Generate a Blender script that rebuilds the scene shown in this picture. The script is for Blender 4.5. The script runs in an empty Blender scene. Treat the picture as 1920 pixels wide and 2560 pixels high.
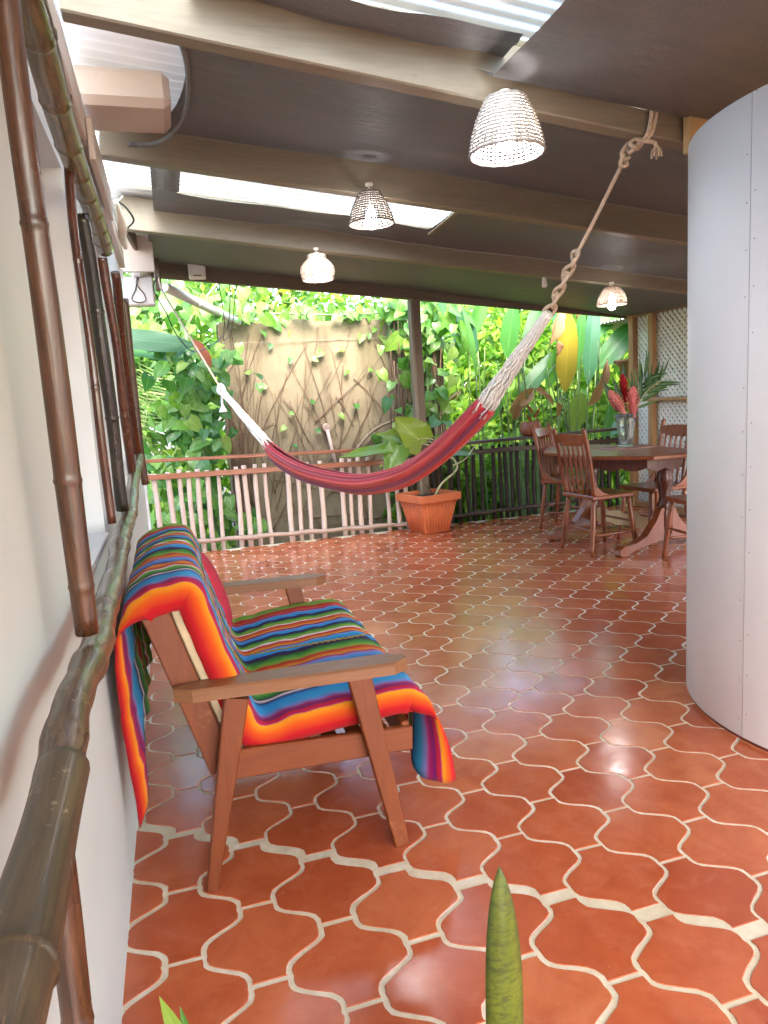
import bpy, bmesh, math, random
import numpy as np
from mathutils import Vector, Matrix

random.seed(7)
rng = np.random.default_rng(7)
PI = math.pi
SC = bpy.context.scene
COL = SC.collection
R = math.radians

# ------------------------------------------------------------------ camera
cam_d = bpy.data.cameras.new('camera')
cam = bpy.data.objects.new('camera', cam_d)
COL.objects.link(cam)
CAM_H, CAM_PITCH, CAM_ROLL, CAM_YAW = 1.28, 0.150, 0.061, R(16.2)
_f = Vector((math.sin(CAM_YAW) * math.cos(CAM_PITCH), math.cos(CAM_YAW) * math.cos(CAM_PITCH), -math.sin(CAM_PITCH)))
_r = Vector((math.cos(CAM_YAW), -math.sin(CAM_YAW), 0))
_u = _r.cross(_f)
_r2 = math.cos(CAM_ROLL) * _r - math.sin(CAM_ROLL) * _u
_u2 = math.sin(CAM_ROLL) * _r + math.cos(CAM_ROLL) * _u
cam.matrix_world = Matrix(((_r2.x, _u2.x, -_f.x, 0), (_r2.y, _u2.y, -_f.y, 0), (_r2.z, _u2.z, -_f.z, CAM_H), (0, 0, 0, 1)))
cam_d.sensor_fit = 'VERTICAL'
cam_d.sensor_height = 36.0
cam_d.sensor_width = 27.0
cam_d.lens = 36.0 * 1770 / 2560
cam_d.clip_start = 0.02
cam_d.clip_end = 300
SC.camera = cam

# ------------------------------------------------------------------ sky, sun, exposure
SUN_EL, SUN_TRAVEL = R(44), (0.03, 0.72)
world = bpy.data.worlds.new('World')
SC.world = world
world.use_nodes = True
wn = world.node_tree
bg = wn.nodes['Background']
sky = wn.nodes.new('ShaderNodeTexSky')
sky.sky_type = 'NISHITA'
sky.sun_disc = False
sky.sun_elevation = SUN_EL
sky.sun_rotation = math.atan2(-SUN_TRAVEL[0], -SUN_TRAVEL[1])
sky.air_density = 1.0
sky.dust_density = 2.5
sky.ozone_density = 1.0
wn.links.new(sky.outputs[0], bg.inputs[0])
bg.inputs[1].default_value = 0.15
sun_d = bpy.data.lights.new('sun', 'SUN')
sun = bpy.data.objects.new('sun', sun_d)
COL.objects.link(sun)
sun_d.energy = 1.15
sun_d.angle = R(35)
sun_d.color = (1.0, 0.98, 0.95)
_sd = Vector((SUN_TRAVEL[0], SUN_TRAVEL[1], 0)).normalized() * math.cos(SUN_EL)
_sd = Vector((_sd.x, _sd.y, -math.sin(SUN_EL)))
sun.rotation_euler = _sd.to_track_quat('-Z', 'Y').to_euler()
sun.location = (0, -5, 8)
SC.view_settings.view_transform = 'Standard'
SC.view_settings.look = 'None'
SC.view_settings.gamma = 1.0
SC.view_settings.use_curve_mapping = False
SC.view_settings.exposure = 3.8
SC.cycles.use_denoising = True
SC.cycles.max_bounces = 8
SC.cycles.diffuse_bounces = 5
SC.cycles.glossy_bounces = 4
SC.cycles.transmission_bounces = 6
SC.cycles.transparent_max_bounces = 12
SC.cycles.sample_clamp_indirect = 6.0
SC.cycles.caustics_reflective = False
SC.cycles.caustics_refractive = False

# ------------------------------------------------------------------ object helpers
def lin(c):
    return tuple(((x / 255 / 12.92) if x / 255 <= 0.04045 else ((x / 255 + 0.055) / 1.055) ** 2.4) for x in c)

def link(o, parent=None):
    COL.objects.link(o)
    if parent is not None:
        o.parent = parent
    return o

def tag(o, label=None, cat=None, group=None, kind=None):
    if label: o['label'] = label
    if cat: o['category'] = cat
    if group: o['group'] = group
    if kind: o['kind'] = kind
    return o

def thing(name, label, cat, loc=(0, 0, 0), rz=0.0, group=None):
    o = bpy.data.objects.new(name, None)
    o.empty_display_size = 0.1
    link(o)
    o.location = loc
    o.rotation_euler = (0, 0, rz)
    return tag(o, label, cat, group)

def place(name, me, parent=None, mat=None, matrix=None):
    o = bpy.data.objects.new(name, me)
    link(o, parent)
    if matrix is not None:
        o.matrix_local = matrix
    if mat is not None and not me.materials:
        me.materials.append(mat)
    return o

def copy_tree(o, parent=None):
    c = o.copy()
    link(c, parent)
    for ch in list(o.children):
        copy_tree(ch, c)
    return c

class MB:
    """collects shapes and links them as one mesh"""
    def __init__(s):
        s.v = []; s.f = []; s.sm = []; s.uv = {}
    def add(s, vs, fs, smooth=False):
        n = len(s.v)
        s.v.extend([tuple(p) for p in vs])
        for f in fs:
            s.f.append(tuple(i + n for i in f)); s.sm.append(smooth)
        return n
    def box(s, c, size, axes=None, ch=0.0):
        hx, hy, hz = [max(a, 1e-5) / 2 for a in size]
        ax = axes or ((1, 0, 0), (0, 1, 0), (0, 0, 1))
        ax = [Vector(a) for a in ax]
        c = Vector(c)
        h = (hx, hy, hz)
        P = lambda q: c + ax[0] * q[0] + ax[1] * q[1] + ax[2] * q[2]
        if ch <= 0:
            vs = [P((x * hx, y * hy, z * hz)) for x in (-1, 1) for y in (-1, 1) for z in (-1, 1)]
            s.add(vs, [(0, 1, 3, 2), (4, 6, 7, 5), (0, 4, 5, 1), (2, 3, 7, 6), (0, 2, 6, 4), (1, 5, 7, 3)])
            return
        ch = min(ch, min(h) * 0.45)
        idx = {}; vs = []
        for sx in (-1, 1):
            for sy in (-1, 1):
                for sz in (-1, 1):
                    sg = (sx, sy, sz)
                    for a in range(3):
                        q = [sg[k] * (h[k] - (0 if k == a else ch)) for k in range(3)]
                        idx[(sx, sy, sz, a)] = len(vs); vs.append(P(q))
        fs = []
        for a in range(3):
            b, d = (a + 1) % 3, (a + 2) % 3
            for sg in (-1, 1):
                q = []
                for (u, w) in ((-1, -1), (1, -1), (1, 1), (-1, 1)):
                    k = [0, 0, 0]; k[a] = sg; k[b] = u; k[d] = w
                    q.append(idx[(*k, a)])
                fs.append(tuple(q) if sg > 0 else tuple(reversed(q)))
            for u in (-1, 1):
                for w in (-1, 1):
                    k0 = [0, 0, 0]; k0[b] = u; k0[d] = w
                    k0[a] = -1; i0 = idx[(*k0, b)]; j0 = idx[(*k0, d)]
                    k0[a] = 1; i1 = idx[(*k0, b)]; j1 = idx[(*k0, d)]
                    q = (i0, i1, j1, j0)
                    fs.append(q if u * w < 0 else tuple(reversed(q)))
        for sx in (-1, 1):
            for sy in (-1, 1):
                for sz in (-1, 1):
                    q = tuple(idx[(sx, sy, sz, a)] for a in range(3))
                    fs.append(q if sx * sy * sz > 0 else tuple(reversed(q)))
        s.add(vs, fs)
    def bar(s, p0, p1, w, h, up=(0, 0, 1), ch=0.0):
        """square timber between two points; w across, h along up"""
        p0 = Vector(p0); p1 = Vector(p1)
        d = (p1 - p0); L = d.length; d.normalize()
        sd = d.cross(Vector(up)).normalized()
        u = sd.cross(d).normalized()
        s.box((p0 + p1) / 2, (L, w, h), (d, sd, u), ch)
    def tube(s, pts, rad, n=8, cap=True, squash=1.0, closed=False):
        pts = [Vector(p) for p in pts]
        m = len(pts)
        if not hasattr(rad, '__len__'): rad = [rad] * m
        vs = []; fs = []
        t0 = (pts[1] - pts[0]).normalized()
        ref = Vector((0, 0, 1)) if abs(t0.z) < 0.9 else Vector((1, 0, 0))
        nrm = (ref - t0 * ref.dot(t0)).normalized()
        for i, p in enumerate(pts):
            if closed: t = pts[(i + 1) % m] - pts[i - 1]
            else: t = pts[min(i + 1, m - 1)] - pts[max(i - 1, 0)]
            if t.length < 1e-9: t = t0.copy()
            t.normalize()
            nrm = (nrm - t * nrm.dot(t))
            if nrm.length < 1e-6: nrm = t.orthogonal()
            nrm.normalize()
            b = t.cross(nrm)
            for k in range(n):
                a = 2 * PI * k / n
                vs.append(p + (nrm * math.cos(a) + b * math.sin(a) * squash) * rad[i])
        last = m if closed else m - 1
        for i in range(last):
            i2 = (i + 1) % m
            for k in range(n):
                k2 = (k + 1) % n
                fs.append((i * n + k, i * n + k2, i2 * n + k2, i2 * n + k))
        b0 = s.add(vs, fs, True)
        if cap and not closed:
            s.f.append(tuple(b0 + k for k in reversed(range(n)))); s.sm.append(False)
            s.f.append(tuple(b0 + (m - 1) * n + k for k in range(n))); s.sm.append(False)
    def lathe(s, prof, c=(0, 0, 0), n=24, cap=True):
        vs = []; fs = []; m = len(prof)
        for r, z in prof:
            for k in range(n):
                a = 2 * PI * k / n
                vs.append((c[0] + r * math.cos(a), c[1] + r * math.sin(a), c[2] + z))
        for i in range(m - 1):
            for k in range(n):
                k2 = (k + 1) % n
                fs.append((i * n + k, i * n + k2, (i + 1) * n + k2, (i + 1) * n + k))
        b0 = s.add(vs, fs, True)
        if cap:
            s.f.append(tuple(b0 + k for k in reversed(range(n)))); s.sm.append(False)
            s.f.append(tuple(b0 + (m - 1) * n + k for k in range(n))); s.sm.append(False)
    def grid(s, P, smooth=True, wrap=False):
        """P[i][j] points"""
        m = len(P); n = len(P[0])
        vs = [p for row in P for p in row]; fs = []
        for i in range(m - 1):
            for j in range(n if wrap else n - 1):
                j2 = (j + 1) % n
                fs.append((i * n + j, i * n + j2, (i + 1) * n + j2, (i + 1) * n + j))
        return s.add(vs, fs, smooth)
    def prism(s, poly, z0, z1, axes=None, o=(0, 0, 0), ch=0.0):
        """poly in the plane of axes 0,1; extruded along axis 2"""
        ax = [Vector(a) for a in (axes or ((1, 0, 0), (0, 1, 0), (0, 0, 1)))]
        o = Vector(o); n = len(poly)
        cx = sum(p[0] for p in poly) / n; cy = sum(p[1] for p in poly) / n
        def ring(z, k):
            out = []
            for (x, y) in poly:
                d = math.hypot(x - cx, y - cy) or 1
                f = max(0, 1 - k / d)
                out.append(o + ax[0] * (cx + (x - cx) * f) + ax[1] * (cy + (y - cy) * f) + ax[2] * z)
            return out
        rings = [ring(z0, 0), ring(z1, 0)] if ch <= 0 else [ring(z0, ch), ring(z0 + ch, 0), ring(z1 - ch, 0), ring(z1, ch)]
        vs = [p for r_ in rings for p in r_]; fs = []
        for i in range(len(rings) - 1):
            for k in range(n):
                k2 = (k + 1) % n
                fs.append((i * n + k, i * n + k2, (i + 1) * n + k2, (i + 1) * n + k))
        fs.append(tuple(reversed(range(n)))); fs.append(tuple((len(rings) - 1) * n + k for k in range(n)))
        s.add(vs, fs)
    def mesh(s, name, mat=None, uvs=None):
        me = bpy.data.meshes.new(name)
        me.from_pydata(s.v, [], s.f)
        me.polygons.foreach_set('use_smooth', s.sm)
        if uvs is not None:
            ul = me.uv_layers.new(name='UVMap')
            li = np.zeros(len(me.loops), dtype=np.int32)
            me.loops.foreach_get('vertex_index', li)
            ul.data.foreach_set('uv', np.asarray(uvs, dtype=np.float32)[li].ravel())
        if mat is not None: me.materials.append(mat)
        me.update()
        return me
    def build(s, name, mat, parent=None, uvs=None):
        o = bpy.data.objects.new(name, s.mesh(name, mat, uvs))
        return link(o, parent)

def lerp(a, b, t): return a + (b - a) * t
def V(*a): return Vector(a)
def spline(pts, n):
    """Catmull-Rom through points"""
    P = [Vector(p) for p in pts]
    P = [P[0] * 2 - P[1]] + P + [P[-1] * 2 - P[-2]]
    out = []; m = len(P) - 3
    for k in range(n):
        u = k / (n - 1) * m; i = min(int(u), m - 1); t = u - i
        a, b, c, d = P[i], P[i + 1], P[i + 2], P[i + 3]
        out.append(0.5 * ((2 * b) + (c - a) * t + (2 * a - 5 * b + 4 * c - d) * t * t + (3 * b - a - 3 * c + d) * t ** 3))
    return out

# ------------------------------------------------------------------ materials
class NT:
    def __init__(s, name):
        s.m = bpy.data.materials.new(name); s.m.use_nodes = True
        s.t = s.m.node_tree; s.n = s.t.nodes; s.b = s.n['Principled BSDF']; s.out = s.n['Material Output']
    def node(s, ty, **kw):
        n = s.n.new(ty)
        for k, v in kw.items(): setattr(n, k, v)
        return n
    def l(s, a, b): s.t.links.new(a, b)
    def coord(s, kind='Object'):
        return s.node('ShaderNodeTexCoord').outputs[kind]
    def pos(s):
        return s.node('ShaderNodeNewGeometry').outputs['Position']
    def mapping(s, vec, scale=(1, 1, 1), rot=(0, 0, 0)):
        m = s.node('ShaderNodeMapping'); m.inputs['Scale'].default_value = scale; m.inputs['Rotation'].default_value = rot
        s.l(vec, m.inputs[0]); return m.outputs[0]
    def noise(s, vec, scale, detail=4, rough=0.55, dist=0.0):
        n = s.node('ShaderNodeTexNoise'); n.inputs['Scale'].default_value = scale; n.inputs['Detail'].default_value = detail
        n.inputs['Roughness'].default_value = rough; n.inputs['Distortion'].default_value = dist
        s.l(vec, n.inputs['Vector']); return n.outputs['Fac']
    def ramp(s, fac, stops, interp='LINEAR'):
        r = s.node('ShaderNodeValToRGB'); e = r.color_ramp; e.interpolation = interp
        while len(e.elements) < len(stops): e.elements.new(0.5)
        for el, (p, c) in zip(e.elements, stops):
            el.position = p; el.color = (*c[:3], 1) if hasattr(c, '__len__') else (c, c, c, 1)
        if fac is not None: s.l(fac, r.inputs[0])
        return r.outputs[0]
    def mix(s, fac, a, b, mode='MIX'):
        m = s.node('ShaderNodeMix', data_type='RGBA', blend_type=mode)
        for sock, val in ((m.inputs[0], fac), (m.inputs[6], a), (m.inputs[7], b)):
            if hasattr(val, 'is_linked') or hasattr(val, 'node'): s.l(val, sock)
            elif hasattr(val, '__len__'): sock.default_value = (*val[:3], 1)
            else: sock.default_value = val
        return m.outputs[2]
    def math(s, op, a, b=None, c=None):
        m = s.node('ShaderNodeMath', operation=op)
        for sock, val in zip(m.inputs, (a, b, c)):
            if val is None: continue
            if hasattr(val, 'node'): s.l(val, sock)
            else: sock.default_value = val
        return m.outputs[0]
    def bump(s, h, strength=0.3, dist=0.01):
        b = s.node('ShaderNodeBump'); b.inputs['Strength'].default_value = strength; b.inputs['Distance'].default_value = dist
        s.l(h, b.inputs['Height']); s.l(b.outputs[0], s.b.inputs['Normal']); return b.outputs[0]
    def base(s, c):
        if hasattr(c, 'node'): s.l(c, s.b.inputs['Base Color'])
        else: s.b.inputs['Base Color'].default_value = (*c[:3], 1)
    def rough(s, r):
        if hasattr(r, 'node'): s.l(r, s.b.inputs['Roughness'])
        else: s.b.inputs['Roughness'].default_value = r
    def set(s, **kw):
        for k, v in kw.items(): s.b.inputs[k.replace('_', ' ')].default_value = v
    def rnd(s): return s.node('ShaderNodeObjectInfo').outputs['Random']
    def island(s): return s.node('ShaderNodeNewGeometry').outputs['Random Per Island']

M = {}
def plain(name, c, rough=0.6, var=0.12, scale=6, bump=0.0, bscale=40, stretch=(1, 1, 1), spec=0.5, coord='Object'):
    t = NT(name); v = t.mapping(t.coord(coord), stretch)
    n = t.noise(v, scale, 5)
    a = tuple(x * (1 - var) for x in c); b = tuple(min(1, x * (1 + var)) for x in c)
    t.base(t.ramp(n, [(0.3, a), (0.7, b)]))
    r = t.ramp(t.noise(v, scale * 2.3, 3), [(0.3, max(0.02, rough - 0.08)), (0.7, min(1, rough + 0.08))])
    t.rough(r); t.set(Specular_IOR_Level=spec)
    if bump: t.bump(t.noise(v, bscale, 4), bump, 0.01)
    M[name] = t.m; return t
def wood(name, dark, light, rough=0.35, scale=3.0, axis=0, coat=0.0, bump=0.12, wear=None):
    t = NT(name); st = [14, 14, 14]; st[axis] = 1.2
    v = t.mapping(t.coord('Object'), st)
    n1 = t.noise(v, scale, 6, 0.62, 1.2); n2 = t.noise(v, scale * 5, 4, 0.6, 0.4)
    col = t.ramp(n1, [(0.25, dark), (0.5, tuple(lerp(a, b, .55) for a, b in zip(dark, light))), (0.75, light)])
    col = t.mix(t.math('MULTIPLY', n2, 0.5), col, tuple(x * 0.55 for x in dark))
    if wear is not None:
        w = t.ramp(t.noise(t.coord('Object'), 9, 6, 0.7), [(0.62, 0.0), (0.72, 1.0)])
        col = t.mix(t.math('MULTIPLY', w, 0.35), col, wear)
    t.base(col)
    t.rough(t.ramp(n2, [(0.2, max(0.03, rough - 0.1)), (0.8, rough + 0.12)]))
    t.set(Coat_Weight=coat, Coat_Roughness=0.12)
    if bump: t.bump(n1, bump, 0.004)
    M[name] = t.m; return t

# tiles: glazed terracotta
def tile_mat(name, island):
    t = NT(name)
    r = t.island() if island else t.rnd()
    p = t.pos()
    n = t.noise(p, 3.1, 5); n2 = t.noise(p, 60, 4, 0.7)
    base = t.ramp(r, [(0.0, (0.36, 0.076, 0.028)), (0.3, (0.42, 0.098, 0.036)), (0.7, (0.465, 0.120, 0.046)), (0.92, (0.49, 0.148, 0.060)), (1.0, (0.52, 0.195, 0.092))])
    col = t.mix(t.ramp(t.noise(p, 6.5, 6, 0.68, 0.5), [(0.38, 0.0), (0.7, 0.62)]), base, (0.29, 0.046, 0.016))
    blotch = t.ramp(t.noise(p, 11, 6, 0.65, 0.6), [(0.50, 0.0), (0.72, 1.0)])
    col = t.mix(t.math('MULTIPLY', blotch, 0.42), col, (0.50, 0.165, 0.082))
    speck = t.ramp(n2, [(0.71, 0.0), (0.76, 1.0)])
    col = t.mix(t.math('MULTIPLY', speck, 0.4), col, (0.6, 0.36, 0.22))
    scr = t.ramp(t.noise(t.mapping(p, (4, 34, 1), (0, 0, 0.6)), 5, 3, 0.4, 1.5), [(0.735, 0.0), (0.755, 1.0)])
    col = t.mix(t.math('MULTIPLY', scr, 0.4), col, (0.55, 0.3, 0.18))
    t.base(col)
    rg = t.ramp(t.noise(p, 5.5, 6, 0.7), [(0.3, 0.12), (0.7, 0.27)])
    t.rough(t.math('ADD', rg, t.math('MULTIPLY', speck, 0.3)))
    t.bump(t.math('ADD', t.noise(p, 7, 3), t.math('MULTIPLY', n2, 0.10)), 0.10, 0.010)
    t.set(Specular_IOR_Level=0.55)
    M[name] = t.m
tile_mat('tile', False); tile_mat('tile_far', True)
t = NT('grout'); p = t.pos(); n = t.noise(p, 22, 6, 0.7)
col = t.ramp(t.noise(p, 1.2, 3), [(0.35, (0.62, 0.55, 0.40)), (0.7, (0.80, 0.76, 0.66))])
col = t.mix(t.ramp(n, [(.35, 0.0), (.75, .8)]), col, (0.46, 0.36, 0.22)); t.base(col); t.rough(0.55); t.bump(n, 0.25, 0.004); M['grout'] = t.m

# painted plaster, boards
def plaster(name, c, stain=(0.45, 0.4, 0.3), amt=0.12):
    t = NT(name); p = t.pos(); n = t.noise(p, 2.2, 6, 0.6); n2 = t.noise(p, 55, 5, 0.7)
    col = t.ramp(n, [(0.3, tuple(x * 0.93 for x in c)), (0.7, c)])
    sp = t.ramp(t.noise(p, 14, 7, 0.75), [(0.62, 0.0), (0.8, 1.0)])
    col = t.mix(t.math('MULTIPLY', sp, amt), col, stain); t.base(col); t.rough(0.5); t.bump(t.math('ADD', n, t.math('MULTIPLY', n2, .25)), 0.16, 0.012); M[name] = t.m
plaster('wall_paint', (0.54, 0.57, 0.54), (0.40, 0.37, 0.28), 0.28); plaster('white_paint', (0.70, 0.73, 0.76), (0.42, 0.38, 0.3), 0.22); plaster('beige_paint', (0.55, 0.45, 0.38), (0.20, 0.15, 0.09), 0.45)
plaster('panel_white', (0.73, 0.73, 0.76), (0.46, 0.43, 0.40), 0.16)
wood('beam_paint', (0.205, 0.165, 0.115), (0.270, 0.220, 0.158), 0.42, 2.0, 0, 0.0, 0.08, wear=(0.12, 0.085, 0.05))
wood('fascia_paint', (0.11, 0.073, 0.046), (0.17, 0.118, 0.078), 0.5, 2.0, 0, 0.0, 0.08)
wood('post_paint', (0.13, 0.085, 0.055), (0.19, 0.13, 0.09), 0.5, 2.0, 2, 0.0, 0.08)
wood('pine', (0.50, 0.31, 0.14), (0.66, 0.45, 0.22), 0.5, 2.5, 2)
wood('lattice_frame', (0.34, 0.17, 0.07), (0.50, 0.28, 0.13), 0.4, 2.5, 2)
wood('bench_wood', (0.125, 0.023, 0.003), (0.215, 0.049, 0.006), 0.48, 2.2, 0, 0.0, 0.10, wear=(0.5, 0.24, 0.1))
wood('bench_wood_v', (0.115, 0.021, 0.003), (0.20, 0.045, 0.006), 0.48, 2.2, 2, 0.0, 0.10, wear=(0.5, 0.24, 0.1))
wood('bench_arm', (0.15, 0.054, 0.018), (0.25, 0.105, 0.040), 0.42, 2.2, 0, 0.05, 0.10, wear=(0.42, 0.33, 0.2))
wood('dining_wood', (0.14, 0.029, 0.008), (0.28, 0.074, 0.020), 0.30, 2.2, 2, 0.06, 0.05)
wood('dining_dark', (0.050, 0.009, 0.005), (0.11, 0.022, 0.009), 0.30, 2.2, 2, 0.06, 0.05)
wood('rail_red', (0.22, 0.06, 0.03), (0.38, 0.13, 0.065), 0.35, 2.2, 0, 0.2, 0.05)
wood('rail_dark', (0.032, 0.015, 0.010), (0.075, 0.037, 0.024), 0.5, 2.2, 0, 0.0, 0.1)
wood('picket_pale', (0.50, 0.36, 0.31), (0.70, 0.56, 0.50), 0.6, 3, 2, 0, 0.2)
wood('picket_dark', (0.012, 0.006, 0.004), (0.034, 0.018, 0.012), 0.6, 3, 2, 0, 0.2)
wood('rail_pole', (0.30, 0.20, 0.16), (0.48, 0.35, 0.29), 0.55, 3, 0, 0, 0.2)

def bamboo(name, c1, c2, c3, axis, rough=0.16, spots=0.0):
    t = NT(name); st = [60, 60, 60]; st[axis] = 3.0
    v = t.mapping(t.coord('Object'), st); n = t.noise(v, 2.2, 5, 0.6, 0.6); n2 = t.noise(t.coord('Object'), 3.2, 4, 0.6)
    col = t.ramp(n2, [(0.3, c1), (0.52, c2), (0.72, c3)])
    col = t.mix(t.ramp(n, [(.38, 0.0), (.68, .85)]), col, tuple(x * 0.38 for x in c1))
    bl_ = t.ramp(t.noise(t.coord('Object'), 7.5, 5, 0.65), [(.52, 0.0), (.66, .6)])
    col = t.mix(bl_, col, tuple(x * 0.45 for x in c2))
    fl = t.ramp(t.noise(t.mapping(t.coord('Object'), tuple(q * 3 for q in st)), 2.0, 4, .7), [(.66, 0.0), (.74, .5)])
    col = t.mix(fl, col, tuple(min(1, x * 2.2 + .02) for x in c3))
    if spots:
        sp = t.ramp(t.noise(t.coord('Object'), 26, 6, 0.72), [(0.60, 0.0), (0.67, 1.0)])
        col = t.mix(t.math('MULTIPLY', sp, spots), col, (0.5, 0.38, 0.24))
    t.base(col); t.rough(t.ramp(n2, [(0.3, rough - 0.05), (0.7, rough + 0.14)])); t.set(Coat_Weight=0.18, Coat_Roughness=0.2); t.bump(n, 0.4, 0.003); M[name] = t.m
bamboo('bamboo_brown', (0.055, 0.022, 0.009), (0.095, 0.034, 0.012), (0.13, 0.062, 0.024), 2, 0.26)
bamboo('bamboo_red', (0.070, 0.018, 0.008), (0.11, 0.030, 0.012), (0.14, 0.048, 0.018), 2)
bamboo('bamboo_dark', (0.016, 0.012, 0.006), (0.030, 0.021, 0.010), (0.04, 0.025, 0.011), 2)
bamboo('bamboo_green', (0.085, 0.065, 0.022), (0.135, 0.110, 0.040), (0.14, 0.075, 0.028), 1)
bamboo('bamboo_rail', (0.070, 0.040, 0.020), (0.125, 0.078, 0.042), (0.070, 0.033, 0.017), 1, 0.2, 0.6)
bamboo('bamboo_olive', (0.058, 0.036, 0.016), (0.088, 0.056, 0.024), (0.105, 0.062, 0.028), 1, 0.45, 0.6)

# shade cloth: woven, dark, with paler mottling and speckle
t = NT('shade_cloth'); g = t.coord('Object')
n = t.noise(t.mapping(g, (1, 260, 1)), 1.0, 2); n1 = t.noise(t.mapping(g, (0.8, 3, 1)), 1.6, 4, 0.6)
w1 = t.node('ShaderNodeTexWave', wave_type='BANDS', bands_direction='X'); w1.inputs['Scale'].default_value = 62; t.l(g, w1.inputs['Vector'])
w2 = t.node('ShaderNodeTexWave', wave_type='BANDS', bands_direction='Y'); w2.inputs['Scale'].default_value = 50; t.l(g, w2.inputs['Vector'])
wv = t.math('MULTIPLY', w1.outputs['Fac'], w2.outputs['Fac'])
col = t.ramp(n1, [(0.28, (0.105, 0.104, 0.106)), (0.45, (0.172, 0.160, 0.158)), (0.58, (0.135, 0.138, 0.142)), (0.75, (0.215, 0.200, 0.196))])
col = t.mix(t.math('MULTIPLY', wv, 0.5), col, (0.05, 0.048, 0.046)); col = t.mix(t.ramp(t.noise(g, 130, 3, .7), [(.45, 0.0), (.7, .5)]), col, (0.24, 0.22, 0.21)); t.base(col); t.rough(0.42); t.set(Specular_IOR_Level=0.5); t.bump(t.math('ADD', wv, t.math('MULTIPLY', t.noise(t.mapping(g, (3, 14, 1)), 2.0, 5, .7), 2.5)), 0.7, 0.006)
M['shade_cloth'] = t.m
# translucent corrugated sheet
t = NT('clear_sheet'); p = t.pos()
tr = t.node('ShaderNodeBsdfTranslucent'); tr.inputs[0].default_value = (0.78, 0.84, 0.80, 1)
tp = t.node('ShaderNodeBsdfTransparent'); tp.inputs[0].default_value = (0.88, 0.92, 0.9, 1)
mx = t.node('ShaderNodeMixShader'); mx.inputs[0].default_value = 0.55; t.l(tr.outputs[0], mx.inputs[1]); t.l(tp.outputs[0], mx.inputs[2])
mx2 = t.node('ShaderNodeMixShader'); lf0 = t.ramp(t.noise(t.mapping(p, (3, 6, 1)), 1.3, 6, 0.7), [(0.57, 0.05), (0.66, 0.97)])
wv = t.node('ShaderNodeTexWave', wave_type='BANDS', bands_direction='Y'); wv.inputs['Scale'].default_value = 2 * PI / 0.076 / 20 * 1.0; t.l(p, wv.inputs['Vector'])
lf = t.math('MAXIMUM', lf0, t.ramp(wv.outputs['Fac'], [(0.6, 0.0), (0.95, 0.93)]))
t.l(lf, mx2.inputs[0]); t.l(mx.outputs[0], mx2.inputs[1]); t.base((0.62, 0.56, 0.44)); t.rough(0.3); t.l(t.b.outputs[0], mx2.inputs[2]); t.l(mx2.outputs[0], t.out.inputs[0])
M['clear_sheet'] = t.m
M['clear_sheet_dim'] = t.m.copy()  # same sheet with darker tints, put in to dim light on the nearest beam
for n_ in M['clear_sheet_dim'].node_tree.nodes:
    if n_.type == 'BSDF_TRANSLUCENT': n_.inputs[0].default_value = (0.30, 0.34, 0.33, 1)
    if n_.type == 'BSDF_TRANSPARENT': n_.inputs[0].default_value = (0.42, 0.46, 0.46, 1)
# milky sheet over the wall side and behind the camera
t = NT('milky_sheet'); p = t.pos()
tr = t.node('ShaderNodeBsdfTranslucent'); tr.inputs[0].default_value = (0.62, 0.60, 0.55, 1)
mx = t.node('ShaderNodeMixShader'); mx.inputs[0].default_value = 0.06; t.base((0.70, 0.66, 0.60)); t.rough(0.35); t.l(t.b.outputs[0], mx.inputs[1]); t.l(tr.outputs[0], mx.inputs[2]); t.l(mx.outputs[0], t.out.inputs[0])
M['milky_sheet'] = t.m
plain('metal_sheet', (0.58, 0.56, 0.53), 0.4, 0.15, 3)

# cloths
def leafmat(name, c1, c2, c3, trans=0.45, rough=0.32, island=False, vein=True, streak=None):
    t = NT(name); r = t.island() if island else t.rnd()
    col = t.ramp(r, [(0.0, c1), (0.5, c2), (1.0, c3)])
    uv = t.coord('UV')
    if vein and not island:
        s_ = t.node('ShaderNodeSeparateXYZ'); t.l(uv, s_.inputs[0])
        ax = t.math('ABSOLUTE', t.math('SUBTRACT', s_.outputs[0], 0.5))
        rib = t.ramp(ax, [(0.0, 1.0), (0.035, 0.0)])
        w = t.node('ShaderNodeTexWave', wave_type='BANDS', bands_direction='Y'); w.inputs['Scale'].default_value = 3.4
        cm = t.node('ShaderNodeCombineXYZ'); t.l(t.math('SUBTRACT', s_.outputs[1], t.math('MULTIPLY', ax, 0.9)), cm.inputs[1]); t.l(cm.outputs[0], w.inputs['Vector'])
        vn = t.ramp(w.outputs['Fac'], [(0.86, 0.0), (1.0, 1.0)])
        col = t.mix(t.math('MULTIPLY', t.math('MAXIMUM', rib, t.math('MULTIPLY', vn, 0.4)), 0.38), col, tuple(min(1, x * 1.8 + 0.03) for x in c3))
        t.bump(vn, 0.25, 0.004)
    if streak is not None:
        sn = t.ramp(t.noise(t.mapping(uv, (9, 2.0, 1)), 1.4, 4, 0.6, 0.8), [(0.52, 0.0), (0.62, 1.0)])
        col = t.mix(t.math('MULTIPLY', sn, t.ramp(r, [(0.2, 0.0), (0.9, 0.8)])), col, streak)
    t.base(col); t.rough(rough); t.set(Specular_IOR_Level=0.4)
    tr = t.node('ShaderNodeBsdfTranslucent'); br = t.mix(1.0, col, (1.35, 1.5, 0.55), 'MULTIPLY'); t.l(br, tr.inputs[0])
    mx = t.node('ShaderNodeMixShader'); mx.inputs[0].default_value = trans
    t.l(t.b.outputs[0], mx.inputs[1]); t.l(tr.outputs[0], mx.inputs[2]); t.l(mx.outputs[0], t.out.inputs[0]); M[name] = t.m
leafmat('pothos', (0.030, 0.115, 0.024), (0.062, 0.185, 0.032), (0.14, 0.26, 0.046), 0.42, 0.22, streak=(0.33, 0.40, 0.18))
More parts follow.
